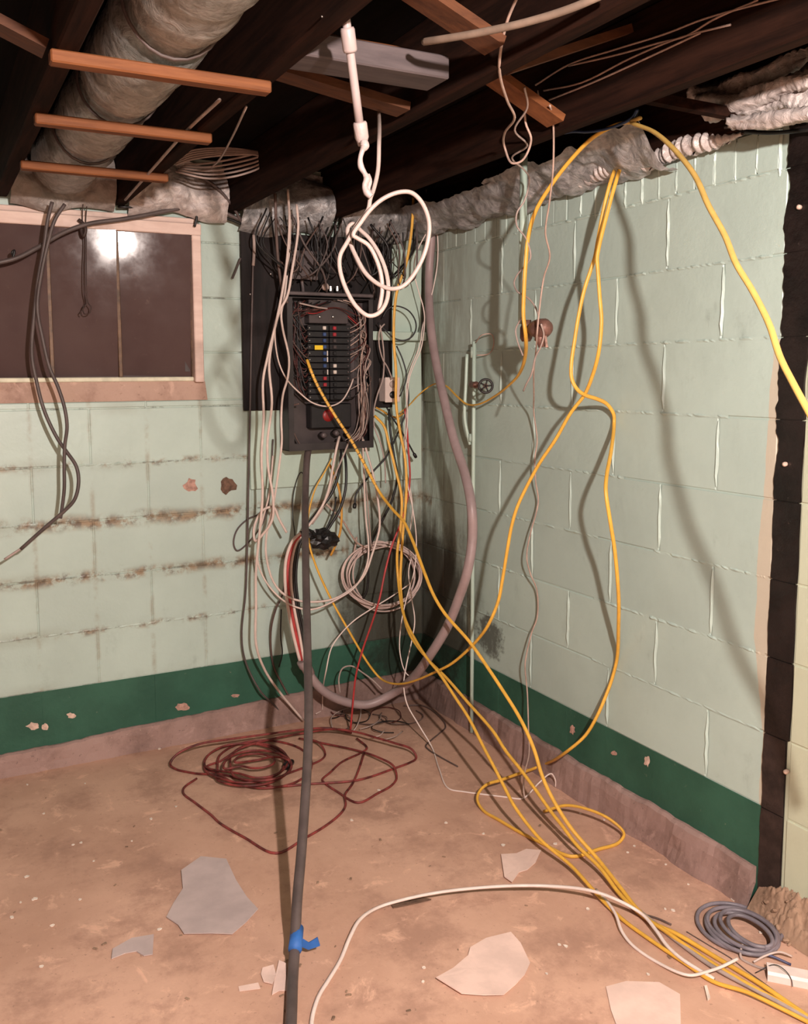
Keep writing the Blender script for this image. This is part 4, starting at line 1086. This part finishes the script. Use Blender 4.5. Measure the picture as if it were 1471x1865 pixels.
# ------------------------------------------------------------ wires on the right wall
hang([(945, -10, 'R', .95), (937, 5, 'R', .93), (921, 46), (909, 119, 'R', .86), (923, 182), (937, 214, 'R', .66), (919, 242), (919, 269, 'R', .5), (932, 297), (951, 292), (967, 255), (957, 224), (955, 190, 'R', .52)], .0030, BEIGE, 'beige wire hanging from the ceiling and curling back near the taped brace')
hang([(955, 160, 'R', .62), (960, 196, 'R', .56), (937, 237), (960, 265), (932, 287), (955, 310), (964, 328, 'R', .29), (955, 365), (941, 388), (941, 411), (958, 435), (966, 468, 'R', .27), (958, 482), (942, 500), (936, 515, 'R', .27), (942, 531), (954, 538), (964, 545), (975, 560), (981, 578, 'R', .27)], .0026, WHTD, 'grimy wire winding round the mint painted pipe above the bronze valve')
hang([(1001, 192, 'R', .54), (1007, 219, 'R', .48), (1007, 306), (1000, 370), (993, 423), (1001, 468), (990, 506, 'R', .29), (982, 563), (978, 604, 'R', .29), (976, 637), (972, 674), (972, 721), (972, 752, 'R', .05), (978, 803), (974, 833), (975, 874), (980, 911), (976, 935), (966, 970, 'R', .04), (959, 1015), (966, 1046), (977, 1073), (978, 1124), (968, 1152), (958, 1195), (956, 1213), (960, 1262, 'R', .045), (962, 1323), (963, 1374, 'R', .09), (956, 1404), (953, 1431), (955, 1456, 'F', .0)], .0025, BEIGE, 'beige wire hanging down the right wall to the floor past the bronze valve')
hang([(950, 578, 'R', .27), (939, 600, 'R', .27), (942, 621), (952, 648, 'R', .26)], .0024, WHTD, 'short pale wire bowing left of the bronze valve')
hang([(985, 590, 'R', .28), (990, 610), (985, 630), (975, 650), (968, 680, 'R', .25), (958, 700), (953, 712, 'R', .24)], .0028, WHTD, 'frayed pale wire end drooping under the bronze valve')

# ------------------------------------------------------------ dark cables
dk = cable('dark_cable', [(563, 812, 'L', .08), (559, 835, 'L', .12), (556, 900, 'L', .20), (556, 1000), (558, 1100), (560, 1200), (562, 1300), (560, 1380), (556, 1450), (548, 1560), (541, 1640), (537, 1720, 'F', .03), (533, 1780, 'F', .0), (531, 1830), (529, 1880, 'F', .0)], .0135, GREYC, 'thick dark grey cable from the panel bottom to the floor in front', sides=12)
bt = place([(541, 1690, 'F', .055), (539, 1712, 'F', .045), (537, 1730, 'F', .04)])
tp = empty('blue_tape', bt[1], 'strip of bright blue painter tape wrapped on the thick dark cable', 'tape')
v, f = tube_geo([bt[0], bt[1], bt[2]], [.0165]*3, 12); mesh_obj('tape_wrap', v, f, BLUET, tp, smooth=True)
e0 = bt[1]; side_ = Vector((.89, -.45, 0))
mesh_obj('tape_tail', [e0+Vector((0, 0, .012)), e0+side_*.03+Vector((0, 0, -.008)), e0+side_*.052+Vector((0, 0, .006)), e0+side_*.058+Vector((0, 0, -.016)), e0+side_*.03+Vector((0, 0, -.026)), e0+Vector((0, 0, -.012))]+
         [e0+Vector((.002, .003, .012)), e0+side_*.03+Vector((.002, .003, -.008)), e0+side_*.052+Vector((.002, .003, .006)), e0+side_*.058+Vector((.002, .003, -.016)), e0+side_*.03+Vector((.002, .003, -.026)), e0+Vector((.002, .003, -.012))],
         [(0, 1, 4, 5), (1, 2, 3, 4), (11, 10, 7, 6), (10, 9, 8, 7), (0, 6, 7, 1), (1, 7, 8, 2), (2, 8, 9, 3), (3, 9, 10, 4), (4, 10, 11, 5), (5, 11, 6, 0)], BLUET, tp)

cd = empty('service_conduit', PL(670, 1285, .15), 'fat pinkish grey flexible conduit sweeping down the corner with conductors at its end', 'conduit')
cpts = [(782, 345, 'L', .12), (786, 420, 'L', .12), (781, 500, 'L', .10), (783, 580), (792, 650, 'R', .10), (808, 725, 'R', .14), (826, 800), (846, 862, 'R', .19), (858, 920, 'R', .22), (860, 980), (851, 1040, 'R', .24), (835, 1090), (815, 1140), (785, 1190, 'R', .28), (750, 1237), (715, 1263, 'L', .26), (670, 1283, 'L', .22), (625, 1277), (590, 1259), (568, 1235), (553, 1205, 'L', .18)]
tube('flex_tube', place(cpts, .017), .0172, COND, cd, 14, sub=8)
e1, e0 = place([(553, 1205, 'L', .18)])[0], place([(564, 1228, 'L', .185)])[0]
lathe('end_fitting', [(-.03, .021), (.0, .022), (.012, .027), (.035, .027), (.035, .021)], (e0+e1)/2, (e1-e0), COND, cd, 14)
for k, (mt_, dx_, r_) in enumerate(((WHT, -5, .0066), (REDW, 0, .0066), (WHT, 6, .0060), (BLK, 11, .0066), (BLK, 15, .0060))):
    q = [(549+dx_*.6, 1203, 'L', .18), (540+dx_, 1160), (530+dx_, 1110), (524+dx_, 1060, 'L', .14), (526+dx_, 1018), (537+dx_*.8, 985), (556+dx_*.6, 966, 'L', .13)]
    tube('conductor', place(q, r_), r_, mt_, cd, 8)
# black taped splice
sv, sf = [], []
c3 = PL(585, 980, .15)
for i in range(15):
    th = math.pi*i/14
    for k in range(18):
        a = 2*math.pi*k/18
        d = Vector((math.cos(th)*.064, math.sin(th)*math.cos(a)*.034, math.sin(th)*math.sin(a)*.040+math.cos(th)*-.012))
        sv.append(c3+d*(1+.5*mnoise.noise(d*45)+.3*mnoise.noise(d*110)))
for i in range(14):
    for k in range(18):
        a = i*18+k; b = i*18+(k+1) % 18
        sf.append((a, b, b+18, a+18))
tag(mesh_obj('taped_splice', sv, sf, BLK, None, smooth=False), 'lumpy black taped splice below the electrical panel', 'splice')
def blk(pts, r, lab, name='black_cable', mat=BLK): return cable(name, pts, r, mat, lab)
def blk_tip(pts, r, lab):
    p3 = place(pts, r); root = tube('black_cable', p3, r, BLK); tag(root, lab, 'cable')
    d = (p3[-1]-p3[-2]).normalized(); lathe('connector', [(-.004, r*1.1), (0, r*1.9), (.014, r*1.9), (.018, r*1.3)], p3[-1], d, BLK, root, 10)
blk([(622, 808, 'L', .10), (618, 855, 'L', .14), (604, 898), (580, 930), (555, 962, 'L', .14)], .0062, 'thick black cable from the panel bottom bending left to the splice')
blk([(626, 812, 'L', .10), (630, 850, 'L', .14), (629, 890), (619, 927), (603, 955), (592, 972, 'L', .15)], .0058, 'thick black cable from the panel bottom bowing right to the splice')
blk([(612, 905, 'L', .12), (608, 930), (598, 955), (590, 975, 'L', .15)], .004, 'short black cable standing up from the splice')
blk_tip([(742, 698, 'L', .12), (743, 735), (728, 780, 'L', .13), (712, 815), (701, 835), (680, 858), (662, 880), (648, 901), (646, 918, 'L', .13)], .0040, 'black cable from the outlet side curving down left to a dangling connector')
blk([(708, 745, 'L', .1), (710, 780, 'L', .12), (717, 829), (723, 868), (714, 910), (700, 940), (682, 975), (671, 1002), (670, 1030), (670, 1057), (667, 1078), (661, 1090, 'L', .1)], .0052, 'black cable from the outlet reaching down into the ring coil')
blk_tip([(704, 742, 'L', .11), (715, 762), (726, 778), (742, 805), (754, 827, 'L', .13)], .0036, 'short black lead slanting right under the outlet with a square tip')
blk([(697, 578, 'L', .09), (703, 567), (715, 558), (730, 559), (745, 567), (756, 584), (757, 600), (749, 614), (735, 620), (718, 616), (700, 600), (688, 588, 'L', .09)], .0030, 'black cable ring sitting on the mint ledge')
blk([(722, 630, 'L', .09), (733, 655), (740, 685), (735, 705), (728, 722, 'L', .1)], .0030, 'thin black cable from the ledge to the outlet')
blk([(556, 870, 'L', .05), (548, 860), (535, 895), (533, 940), (537, 980), (532, 1020, 'L', .05)], .0022, 'thin black wire hanging left of the thick dark cable')
blk([(462, 420, 'L', .05), (458, 600), (455, 760, 'L', .04), (452, 900), (450, 1000, 'L', .03), (447, 1080), (440, 1150), (443, 1190), (455, 1225), (475, 1260, 'L', .06), (500, 1285), (520, 1310, 'F', 0)], .0040, 'dark grey cable hanging down the wall left of the white cables', mat=GREYC)
blk([(497, 800, 'L', .03), (492, 880), (482, 945), (455, 985), (432, 1003), (424, 990), (430, 965), (452, 945), (470, 938, 'L', .03)], .0034, 'dark wire with a teardrop loop left of the white cables', mat=GREYC)
blk([(520, 1030, 'L', .06), (515, 1080), (502, 1110, 'L', .06), (493, 1150), (497, 1210), (510, 1240), (530, 1275), (552, 1305, 'F', .005)], .0042, 'brown cable trailing to the floor behind the white one', mat=BROWNC)
blk([(512, 1110, 'L', .04), (511, 1160), (514, 1190), (508, 1215, 'L', .04)], .0028, 'thin black wire squiggle on the wall beside the conductors')
blk([(501, 352, 'L', .2), (504, 441), (509, 497), (516, 536), (524, 552, 'L', .14)], .0058, 'brown cable dropping from the foil to the left of the panel', mat=BROWNC)
blk([(545, 735, 'L', .13), (530, 740), (524, 755), (536, 790), (548, 812), (560, 822, 'L', .1)], .0034, 'brown wire curling at the lower left corner of the panel', mat=BROWNC)
# grey cables hanging in front of the window
blk([(95, 368, 'L', .14), (87, 400, 'L', .14), (80, 450), (70, 505), (62, 575), (58, 647), (67, 697), (77, 737), (88, 766), (106, 801, 'L', .13), (120, 821), (139, 850), (143, 880), (135, 911), (112, 935), (85, 958), (38, 1000, 'L', .12)], .0062, 'grey cable hanging before the window, longer one ending bent to the left', 'grey_cable', GREYC)
blk([(40, 998, 'L', .12), (8, 1019, 'L', .118)], .0042, 'stripped pale tip of the longer hanging grey cable', 'cable_tip', WHTD)
blk([(118, 372, 'L', .16), (100, 400, 'L', .16), (88, 440), (75, 500), (68, 560), (78, 619), (90, 669), (106, 706), (118, 745), (122, 778), (118, 811, 'L', .15), (117, 850), (117, 890), (113, 925), (110, 944, 'L', .14)], .0060, 'grey cable hanging before the window, shorter one ending blunt', 'grey_cable', GREYC)
blk([(-10, 480, 'L', .10), (30, 470, 'L', .10), (70, 450), (115, 424), (160, 408), (230, 398), (310, 383, 'L', .06), (360, 374), (400, 384), (440, 400), (480, 405, 'L', .06)], .0075, 'dark cable running along the top of the window frame', 'dark_cable', GREYC)
blk([(215, 377, 'L', .05), (300, 378), (360, 385), (420, 400, 'L', .05), (450, 412), (500, 415, 'L', .05)], .0050, 'second dark cable tucked under the foil right of the window', 'dark_cable', BLK)
blk([(355, 380, 'L', .05), (358, 395), (354, 413, 'L', .05)], .0050, 'short dark wire stub at the top right window corner', 'wire', BLK)
blk([(438, 470, 'L', .03), (430, 490), (423, 507, 'L', .03)], .0045, 'short dark stub on the wall left of the black board', 'wire', GREYC)
hk = empty('hook_wire', PL(153, 560, .05), 'rusty bent wire hanging over the middle window pane', 'wire')
tube('bracket', place([(143, 400, 'L', .05), (151, 407), (156, 418), (152, 430), (148, 420), (152, 408, 'L', .05)], .004), .006, RUSTW, hk, 8)
tube('strand', place([(151, 372, 'L', .05), (150, 405), (153, 440, 'L', .045), (152, 490), (153, 530), (157, 553), (151, 563), (146, 570), (149, 574, 'L', .045)], .002), .0018, RUSTW, hk, 6)
tube('strand', place([(158, 376, 'L', .05), (156, 405), (157, 440, 'L', .045), (157, 490), (160, 550), (166, 560), (163, 570), (154, 572), (151, 560), (158, 552, 'L', .045)], .002), .0018, RUSTW, hk, 6)
blk([(25, 468, 'L', .095), (22, 460), (26, 456), (24, 470, 'L', .095)], .004, 'tiny dark twist on the cable near the left edge', 'wire', BLK)

# ------------------------------------------------------------ ceiling wires
blk([(772, 76, 'Z', 2.04), (800, 72, 'Z', 2.03), (870, 60), (960, 40), (1040, 15), (1110, -15, 'Z', 2.03)], .0070, 'beige flat cable running under the joists at the top', 'beige_cable', simple('dusty_beige_jacket', (0.17, 0.12, 0.09), .55, .2, 20))
for k, pp in enumerate(([(975, 155), (1035, 118), (1120, 90), (1210, 62), (1280, 35), (1350, 15), (1440, -8)], [(1035, 120), (1130, 98), (1200, 78), (1250, 65), (1300, 35), (1380, 0)], [(990, 165), (1060, 150), (1150, 105), (1240, 68), (1330, 45)], [(1000, 182), (1080, 150), (1190, 100), (1275, 60)])):
    q = []
    for (x, y) in pp:
        r = ray(x, y); xs_ = -0.44-0.021-0.004
        q.append(CAM+r*((xs_-CAM.x)/r.x))
    o = tube('stapled_wire', q, .0024, BEIGE, None, 6); tag(o, ['upper thin beige wire stapled along the brown joist', 'second thin beige wire stapled along the brown joist', 'third thin wire stapled along the brown joist', 'lowest thin wire stapled along the brown joist'][k], 'wire', 'stapled wires on the brown joist')
blk([(970, 255, 'R', .35), (1040, 240, 'R', .30), (1070, 240), (1110, 233), (1150, 215), (1160, 200, 'R', .3)], .0040, 'blue dark wire under the joist behind the yellow arch', 'blue_wire', simple('blue_wire', (.03, .05, .12), .4, .2, 20))
blk([(1160, 200, 'R', .27), (1156, 215), (1160, 228, 'R', .27)], .006, 'black cable tie holding the yellow cables at the ceiling', 'cable_tie', BLK)
blk([(1270, 232, 'R', .04), (1340, 238), (1400, 242), (1480, 236, 'R', .03)], .0050, 'black cable along the top of the wall above the black stripe', 'dark_cable', BLK)
blk([(1320, 232, 'R', .05), (1400, 225), (1480, 212, 'R', .05)], .0045, 'second dark cable along the plastic sheeting at the right edge', 'dark_cable', GREYC)
for k in range(5):                                     # pale loop bundle behind the strips
    q = [(320+4*k, 312-3*k, 'L', .28), (380, 325-7*k), (440, 318-8*k), (478, 300-6*k), (474, 285-2*k), (420, 282-3*k), (350, 290-4*k), (320, 300-3*k, 'L', .28)]
    cable('cable_loop', q, .0036, WHTD, 'pale cable loop hanging in the dark bay right of the strips', 'cable', 'pale loops in the dark bay')
blk([(448, 195, 'Z', 2.03), (425, 245), (400, 290), (385, 305, 'L', .3)], .0030, 'thin pale wire slanting behind the nearest orange strip', 'wire', WHTD)
blk([(400, 182, 'Z', 2.03), (340, 238), (280, 305), (228, 364, 'Z', 2.0)], .0040, 'pale thin cable along the joist beside the duct', 'wire', WHTD)
blk([(362, 318, 'L', .12), (390, 338), (405, 352), (425, 378), (440, 405, 'L', .06)], .0055, 'dark bent cable from the loops down to the black board', 'dark_cable', GREYC)
hkc = tube('ceiling_hook', place([(586, 30, 'Z', 2.02), (588, 42, 'D', 1.72), (586, 52), (591, 56), (594, 46, 'D', 1.72)]), .0016, STEEL, None, 6); tag(hkc, 'small bright cup hook screwed into the joist near the pipe', 'hook')

# ------------------------------------------------------------ red cord and wire
cable('red_wire', [(737, 745, 'L', .13), (741, 780, 'L', .14), (743, 813), (746, 878), (733, 943), (714, 992), (701, 1041), (691, 1090, 'L', .25), (678, 1132), (661, 1181), (648, 1230), (642, 1286), (638, 1330, 'F', .01)], .0040, REDW, 'red wire falling from beside the outlet to the floor tangle', 'wire')
rc = [(640, 1335, 'F', .02), (600, 1326, 'F', .02), (540, 1330), (480, 1338), (420, 1346), (360, 1356), (322, 1374), (310, 1392), (325, 1407), (355, 1413), (400, 1412, 'F', .01)]
rr_ = random.Random(11)
for t in range(6):
    ra, rb = 90-9*t+rr_.uniform(-12, 8), 44-5*t+rr_.uniform(-6, 4); ox, oy = rr_.uniform(-20, 22), rr_.uniform(-8, 7)
    for k in range(10):
        a = 2.3-2*math.pi*k/10
        rc.append((462+ox+ra*math.cos(a), 1393+oy+rb*math.sin(a), 'F', .004+.006*t+.004*math.sin(k+t)))
rc += [(470, 1384, 'F', .02), (500, 1378), (525, 1385), (530, 1394, 'F', .02)]
rroot = cable('extension_cord', rc, .0042, REDC, 'dark red extension cord heaped in a flat coil on the floor with its black plug', 'cord', sub=5)
pl = place([(518, 1398, 'F', .012), (528, 1390, 'F', .014), (538, 1383, 'F', .012)])
lathe('plug', [(-.02, .006), (-.012, .011), (.012, .014), (.03, .013), (.032, .006)], pl[1], pl[0]-pl[2], BLK, rroot, 12)
cable('red_extension_cord', [(500, 1434, 'F', .004), (560, 1428), (650, 1421, 'F', .004), (717, 1407), (745, 1396), (758, 1380, 'F', .004), (750, 1365), (717, 1353), (680, 1342), (652, 1334), (610, 1328), (560, 1334, 'F', .012), (500, 1345), (440, 1362), (400, 1388), (378, 1405), (374, 1420), (390, 1435), (430, 1441), (500, 1434, 'F', .0)], .0040, REDC, 'red cord making the widest loop, reaching right beyond the red wire', 'cord')
cable('red_extension_cord', [(560, 1348, 'F', .006), (600, 1356), (647, 1366, 'F', .008), (690, 1380), (717, 1396), (722, 1418), (712, 1443), (688, 1456), (652, 1462, 'F', .0), (614, 1453), (590, 1434), (587, 1424), (601, 1407), (622, 1388), (658, 1372), (668, 1362), (650, 1345, 'F', .01)], .0040, REDC, 'red cord making a round loop right of the dark cable', 'cord')
cable('red_extension_cord', [(663, 1372, 'F', .012), (652, 1405), (641, 1429), (628, 1448), (629, 1467, 'F', .0), (621, 1491), (593, 1523), (556, 1542), (503, 1554, 'F', .0), (446, 1552), (401, 1529), (385, 1507), (356, 1478), (334, 1454), (336, 1434), (358, 1418, 'F', .002)], .0040, REDC, 'red cord making the big front loop nearest the grey flake', 'cord')
cable('red_extension_cord', [(545, 1345, 'F', .006), (580, 1352), (592, 1372), (586, 1392), (560, 1402), (520, 1410, 'F', .006)], .0038, REDC, 'short red cord bend right behind the thick dark cable', 'cord')
cable('brown_wire', [(735, 1285, 'F', .006), (770, 1285, 'F', .006), (805, 1310), (811, 1330), (800, 1345), (787, 1358), (775, 1375), (780, 1385), (800, 1395), (833, 1396, 'F', 0)], .0030, BROWNC, 'thin brown wire curving on the floor near the corner', 'wire')

# ------------------------------------------------------------ floor: white cables, grey coil, raceway piece
cable('floor_cable', [(566, 1885, 'F', 0), (569, 1850, 'F', 0), (580, 1815), (598, 1785), (620, 1748, 'F', 0), (637, 1707), (655, 1675), (690, 1652, 'F', .004), (740, 1637), (800, 1625), (870, 1617, 'F', .025), (940, 1613), (1006, 1614, 'F', .035), (1075, 1622), (1128, 1641), (1169, 1665, 'F', .02), (1194, 1694), (1214, 1722), (1242, 1747, 'F', .008), (1300, 1783, 'F', .004)], .0050, FLOORW, 'white cable arching across the floor from the bottom edge to the yellow cables', aspect=.8)
cable('floor_cable', [(1085, 1620, 'F', .006), (1110, 1648), (1122, 1668), (1132, 1696, 'F', .006), (1151, 1728), (1193, 1761), (1253, 1776, 'F', .01), (1286, 1770), (1315, 1760), (1343, 1746, 'F', .03)], .0042, FLOORW, 'white cable looping below the yellow cables toward the raceway piece', aspect=.8)
gc = []; rr_ = random.Random(4)
for t in range(6):
    ra, rb = 76-7*t+rr_.uniform(-4, 4), 45-4*t+rr_.uniform(-2, 3); ox, oy = -6+4*t+rr_.uniform(-4, 4), rr_.uniform(-4, 4)
    for k in range(12):
        a = -2*math.pi*k/12+.5
        gc.append((1350+ox+ra*math.cos(a)+8*math.sin(a), 1693+oy+rb*math.sin(a)+14*math.cos(a), 'F', .003+.004*t))
gc = [(1480, 1735, 'F', 0), (1455, 1712), (1435, 1694, 'F', .004)]+gc
cable('grey_coil', gc, .0052, BLUEC, 'blue grey cable coiled on the floor by the broken footing', 'cable coil', sub=5)
cable('blue_lead', [(1360, 1735, 'F', .003), (1400, 1740), (1440, 1757, 'F', 0)], .0032, simple('blue_lead', (.05, .055, .12), .4, .2, 20), 'short blue lead sticking out of the grey coil', 'cable')
q0, q1 = PZ(1397, 1787, 0), PZ(1490, 1806, 0); dirv = (q1-q0).normalized(); per = Vector((-dirv.y, dirv.x, 0)); 
rw_ = empty('raceway_piece', (q0+q1)/2, 'piece of white plastic raceway lying at the right edge of the floor', 'raceway')
wd, ht = .045, .022
prof = [(0, 0), (0, ht*.75), (wd*.12, ht), (wd*.88, ht), (wd, ht*.75), (wd, 0), (wd-.003, 0), (wd-.003, ht*.72), (wd*.85, ht-.003), (wd*.15, ht-.003), (.003, ht*.72), (.003, 0)]
vv = []
for e in (q0, q1+dirv*.06):
    for (a, b) in prof: vv.append(e+per*a+Vector((0, 0, b)))
nn = len(prof); ff = [(k, (k+1) % nn, nn+(k+1) % nn, nn+k) for k in range(nn)]
ff += [tuple(range(nn))[::-1], tuple(range(nn, 2*nn))]
mesh_obj('channel', vv, ff, ADPT, rw_)
cable('raceway_wire', [(1397, 1765, 'F', .004), (1380, 1768), (1362, 1760), (1350, 1748), (1348, 1735), (1352, 1720, 'F', .02)], .0030, WHTD, 'white wire from the raceway piece up to the grey coil', 'wire')
cable('raceway_wire', [(1372, 1752, 'F', .004), (1395, 1740, 'F', .01), (1420, 1734), (1442, 1742, 'F', .006)], .0026, WHT, 'short white wire arching over the end of the raceway piece', 'wire')
cable('raceway_wire', [(1375, 1772, 'F', .004), (1410, 1757, 'F', .026), (1432, 1770, 'F', .028), (1441, 1785), (1443, 1797, 'F', .006)], .0010, BLK, 'hair thin black wire lying over the raceway piece', 'wire')
cable('thin_wire', [(1250, 1697, 'F', 0), (1290, 1722), (1330, 1745, 'F', 0), (1360, 1770), (1390, 1790), (1437, 1825, 'F', 0)], .0014, BROWNC, 'thin brown wire running beside the yellow cables to the corner', 'wire')
cable('brown_lead', [(1165, 1664, 'F', .0), (1195, 1672, 'F', .003), (1222, 1684, 'F', .002)], .0026, BROWNC, 'short brown lead poking out right of the yellow cables', 'wire')

# ------------------------------------------------------------ paint flakes and chips on the floor
def flake(name, outline, mat, lab, curl=.006, th=.0022, cat='paint flake'):
    P = [PZ(x, y, .0012) for x, y in outline]
    tag(slab_poly(name, P, th, mat, None, curl=curl), lab, cat)
flake('paint_flake', [(366, 1564), (412, 1568), (430, 1605), (450, 1636), (470, 1658), (448, 1682), (423, 1704), (385, 1702), (335, 1703), (324, 1686), (303, 1672), (316, 1646), (333, 1620), (330, 1588)], FLAKE_G, 'large grey paint flake lying left of the thick dark cable')
flake('paint_flake', [(240, 1710), (280, 1704), (278, 1740), (262, 1742), (250, 1733), (228, 1737), (203, 1748), (205, 1730)], FLAKE_G, 'small grey crescent flake at the lower left of the floor', .002)
flake('paint_flake', [(856, 1728), (885, 1712), (930, 1703), (948, 1722), (965, 1757), (955, 1778), (938, 1796), (917, 1815), (880, 1816), (840, 1814), (794, 1786), (825, 1766), (852, 1742)], FLAKE_P, 'large pink paint flake inside the white cable arch', .007)
flake('paint_flake', [(912, 1558), (940, 1556), (958, 1549), (985, 1552), (975, 1572), (960, 1585), (945, 1590), (932, 1611), (918, 1600)], FLAKE_P, 'pink paint flake beside the yellow floor loop', .006)
flake('paint_flake', [(508, 1752), (521, 1757), (522, 1806), (508, 1806), (495, 1814), (500, 1784)], FLAKE_P, 'narrow pink flake leaning against the foot of the dark cable', .003)
flake('paint_flake', [(478, 1765), (498, 1760), (503, 1778), (496, 1795), (480, 1790), (475, 1776)], FLAKE_P, 'small round pink flake left of the narrow one', .003)
flake('paint_flake', [(1103, 1798), (1140, 1788), (1200, 1790), (1238, 1812), (1240, 1890), (1130, 1890), (1112, 1840)], FLAKE_P, 'big thin pink flake at the bottom edge right of centre', .001, .0015)
flake('wood_sliver', [(1282, 1799), (1287, 1798), (1293, 1820), (1288, 1824)], CHIP, 'pale sliver on the floor under the yellow cables', .001, .005, 'sliver')
flake('dark_scrap', [(712, 1650), (760, 1633), (785, 1640), (740, 1650), (716, 1655)], BARED, 'thin dark scrap tucked under the white cable arch', .001, .003, 'scrap')
flake('masking_piece', [(434, 1797), (470, 1790), (474, 1801), (436, 1806)], FLAKE_P, 'faint flat strip left of the pink flakes', 0.0, .001, 'scrap')
rr_ = random.Random(99)
specs = [(80, 1483), (133, 1540), (148, 1536), (170, 1570), (240, 1533), (275, 1493), (60, 1640), (65, 1638), (145, 1640), (95, 1687), (290, 1694), (75, 1762), (22, 1672), (38, 1645), (48, 1598), (1057, 1483), (1100, 1495), (1155, 1542), (1143, 1554), (1212, 1576), (1211, 1657), (916, 1541), (1010, 1538), (1330, 1632), (1335, 1640), (1385, 1700), (995, 1775), (770, 1790), (771, 1764), (1018, 1722), (1030, 1725), (1253, 1612), (1180, 1776), (930, 1785), (690, 1440), (640, 1495), (880, 1520), (320, 1470), (1070, 1657), (1225, 1660), (812, 1500), (1442, 1708), (1458, 1720), (155, 1428), (50, 1430), (290, 1365)]
for (x, y) in specs:
    s = rr_.uniform(.0035, .008); p = PZ(x, y, 0)
    n = 6; pts_ = [p+Vector((math.cos(2*math.pi*k/n)*s*rr_.uniform(.5, 1.2), math.sin(2*math.pi*k/n)*s*rr_.uniform(.5, 1.2), .0008)) for k in range(n)]
    tag(slab_poly('paint_chip', pts_, .0022, CHIP, None, curl=.001), 'tiny pale paint chip scattered on the concrete floor', 'paint chip', 'scattered paint chips')
for k in range(40):
    x, y = rr_.uniform(0, 1471), rr_.uniform(1440, 1860); p = PZ(x, y, 0)
    if p.x > -0.1: continue
    s = rr_.uniform(.003, .007)
    v, f = box_geo(-s, s, -s*.5, s*.5, 0, s*.5, s*.2); R_ = Matrix.Rotation(rr_.uniform(0, 3), 3, 'Z')
    tag(mesh_obj('crumb', [R_@Vector(q)+p for q in v], f, RUBBLE), 'tiny dark crumb scattered on the concrete floor', 'crumb', 'scattered crumbs')

# torn brown paper hanging in the dark bay behind the white coil
def torn(u, v):
    p = PL(704+36*u, 255+80*v, .42); q = p*9
    return p+Vector((0, -0.05*mnoise.noise(q)-0.02*mnoise.noise(q*3), 0.02*mnoise.noise(q*2)))
tag(grid_surface('torn_paper', torn, 14, 26, simple('torn_brown_paper', (0.10, 0.055, 0.04), .7, .6, 25), None, 0.002), 'torn brown facing paper hanging in the dark bay behind the white coil', 'paper')
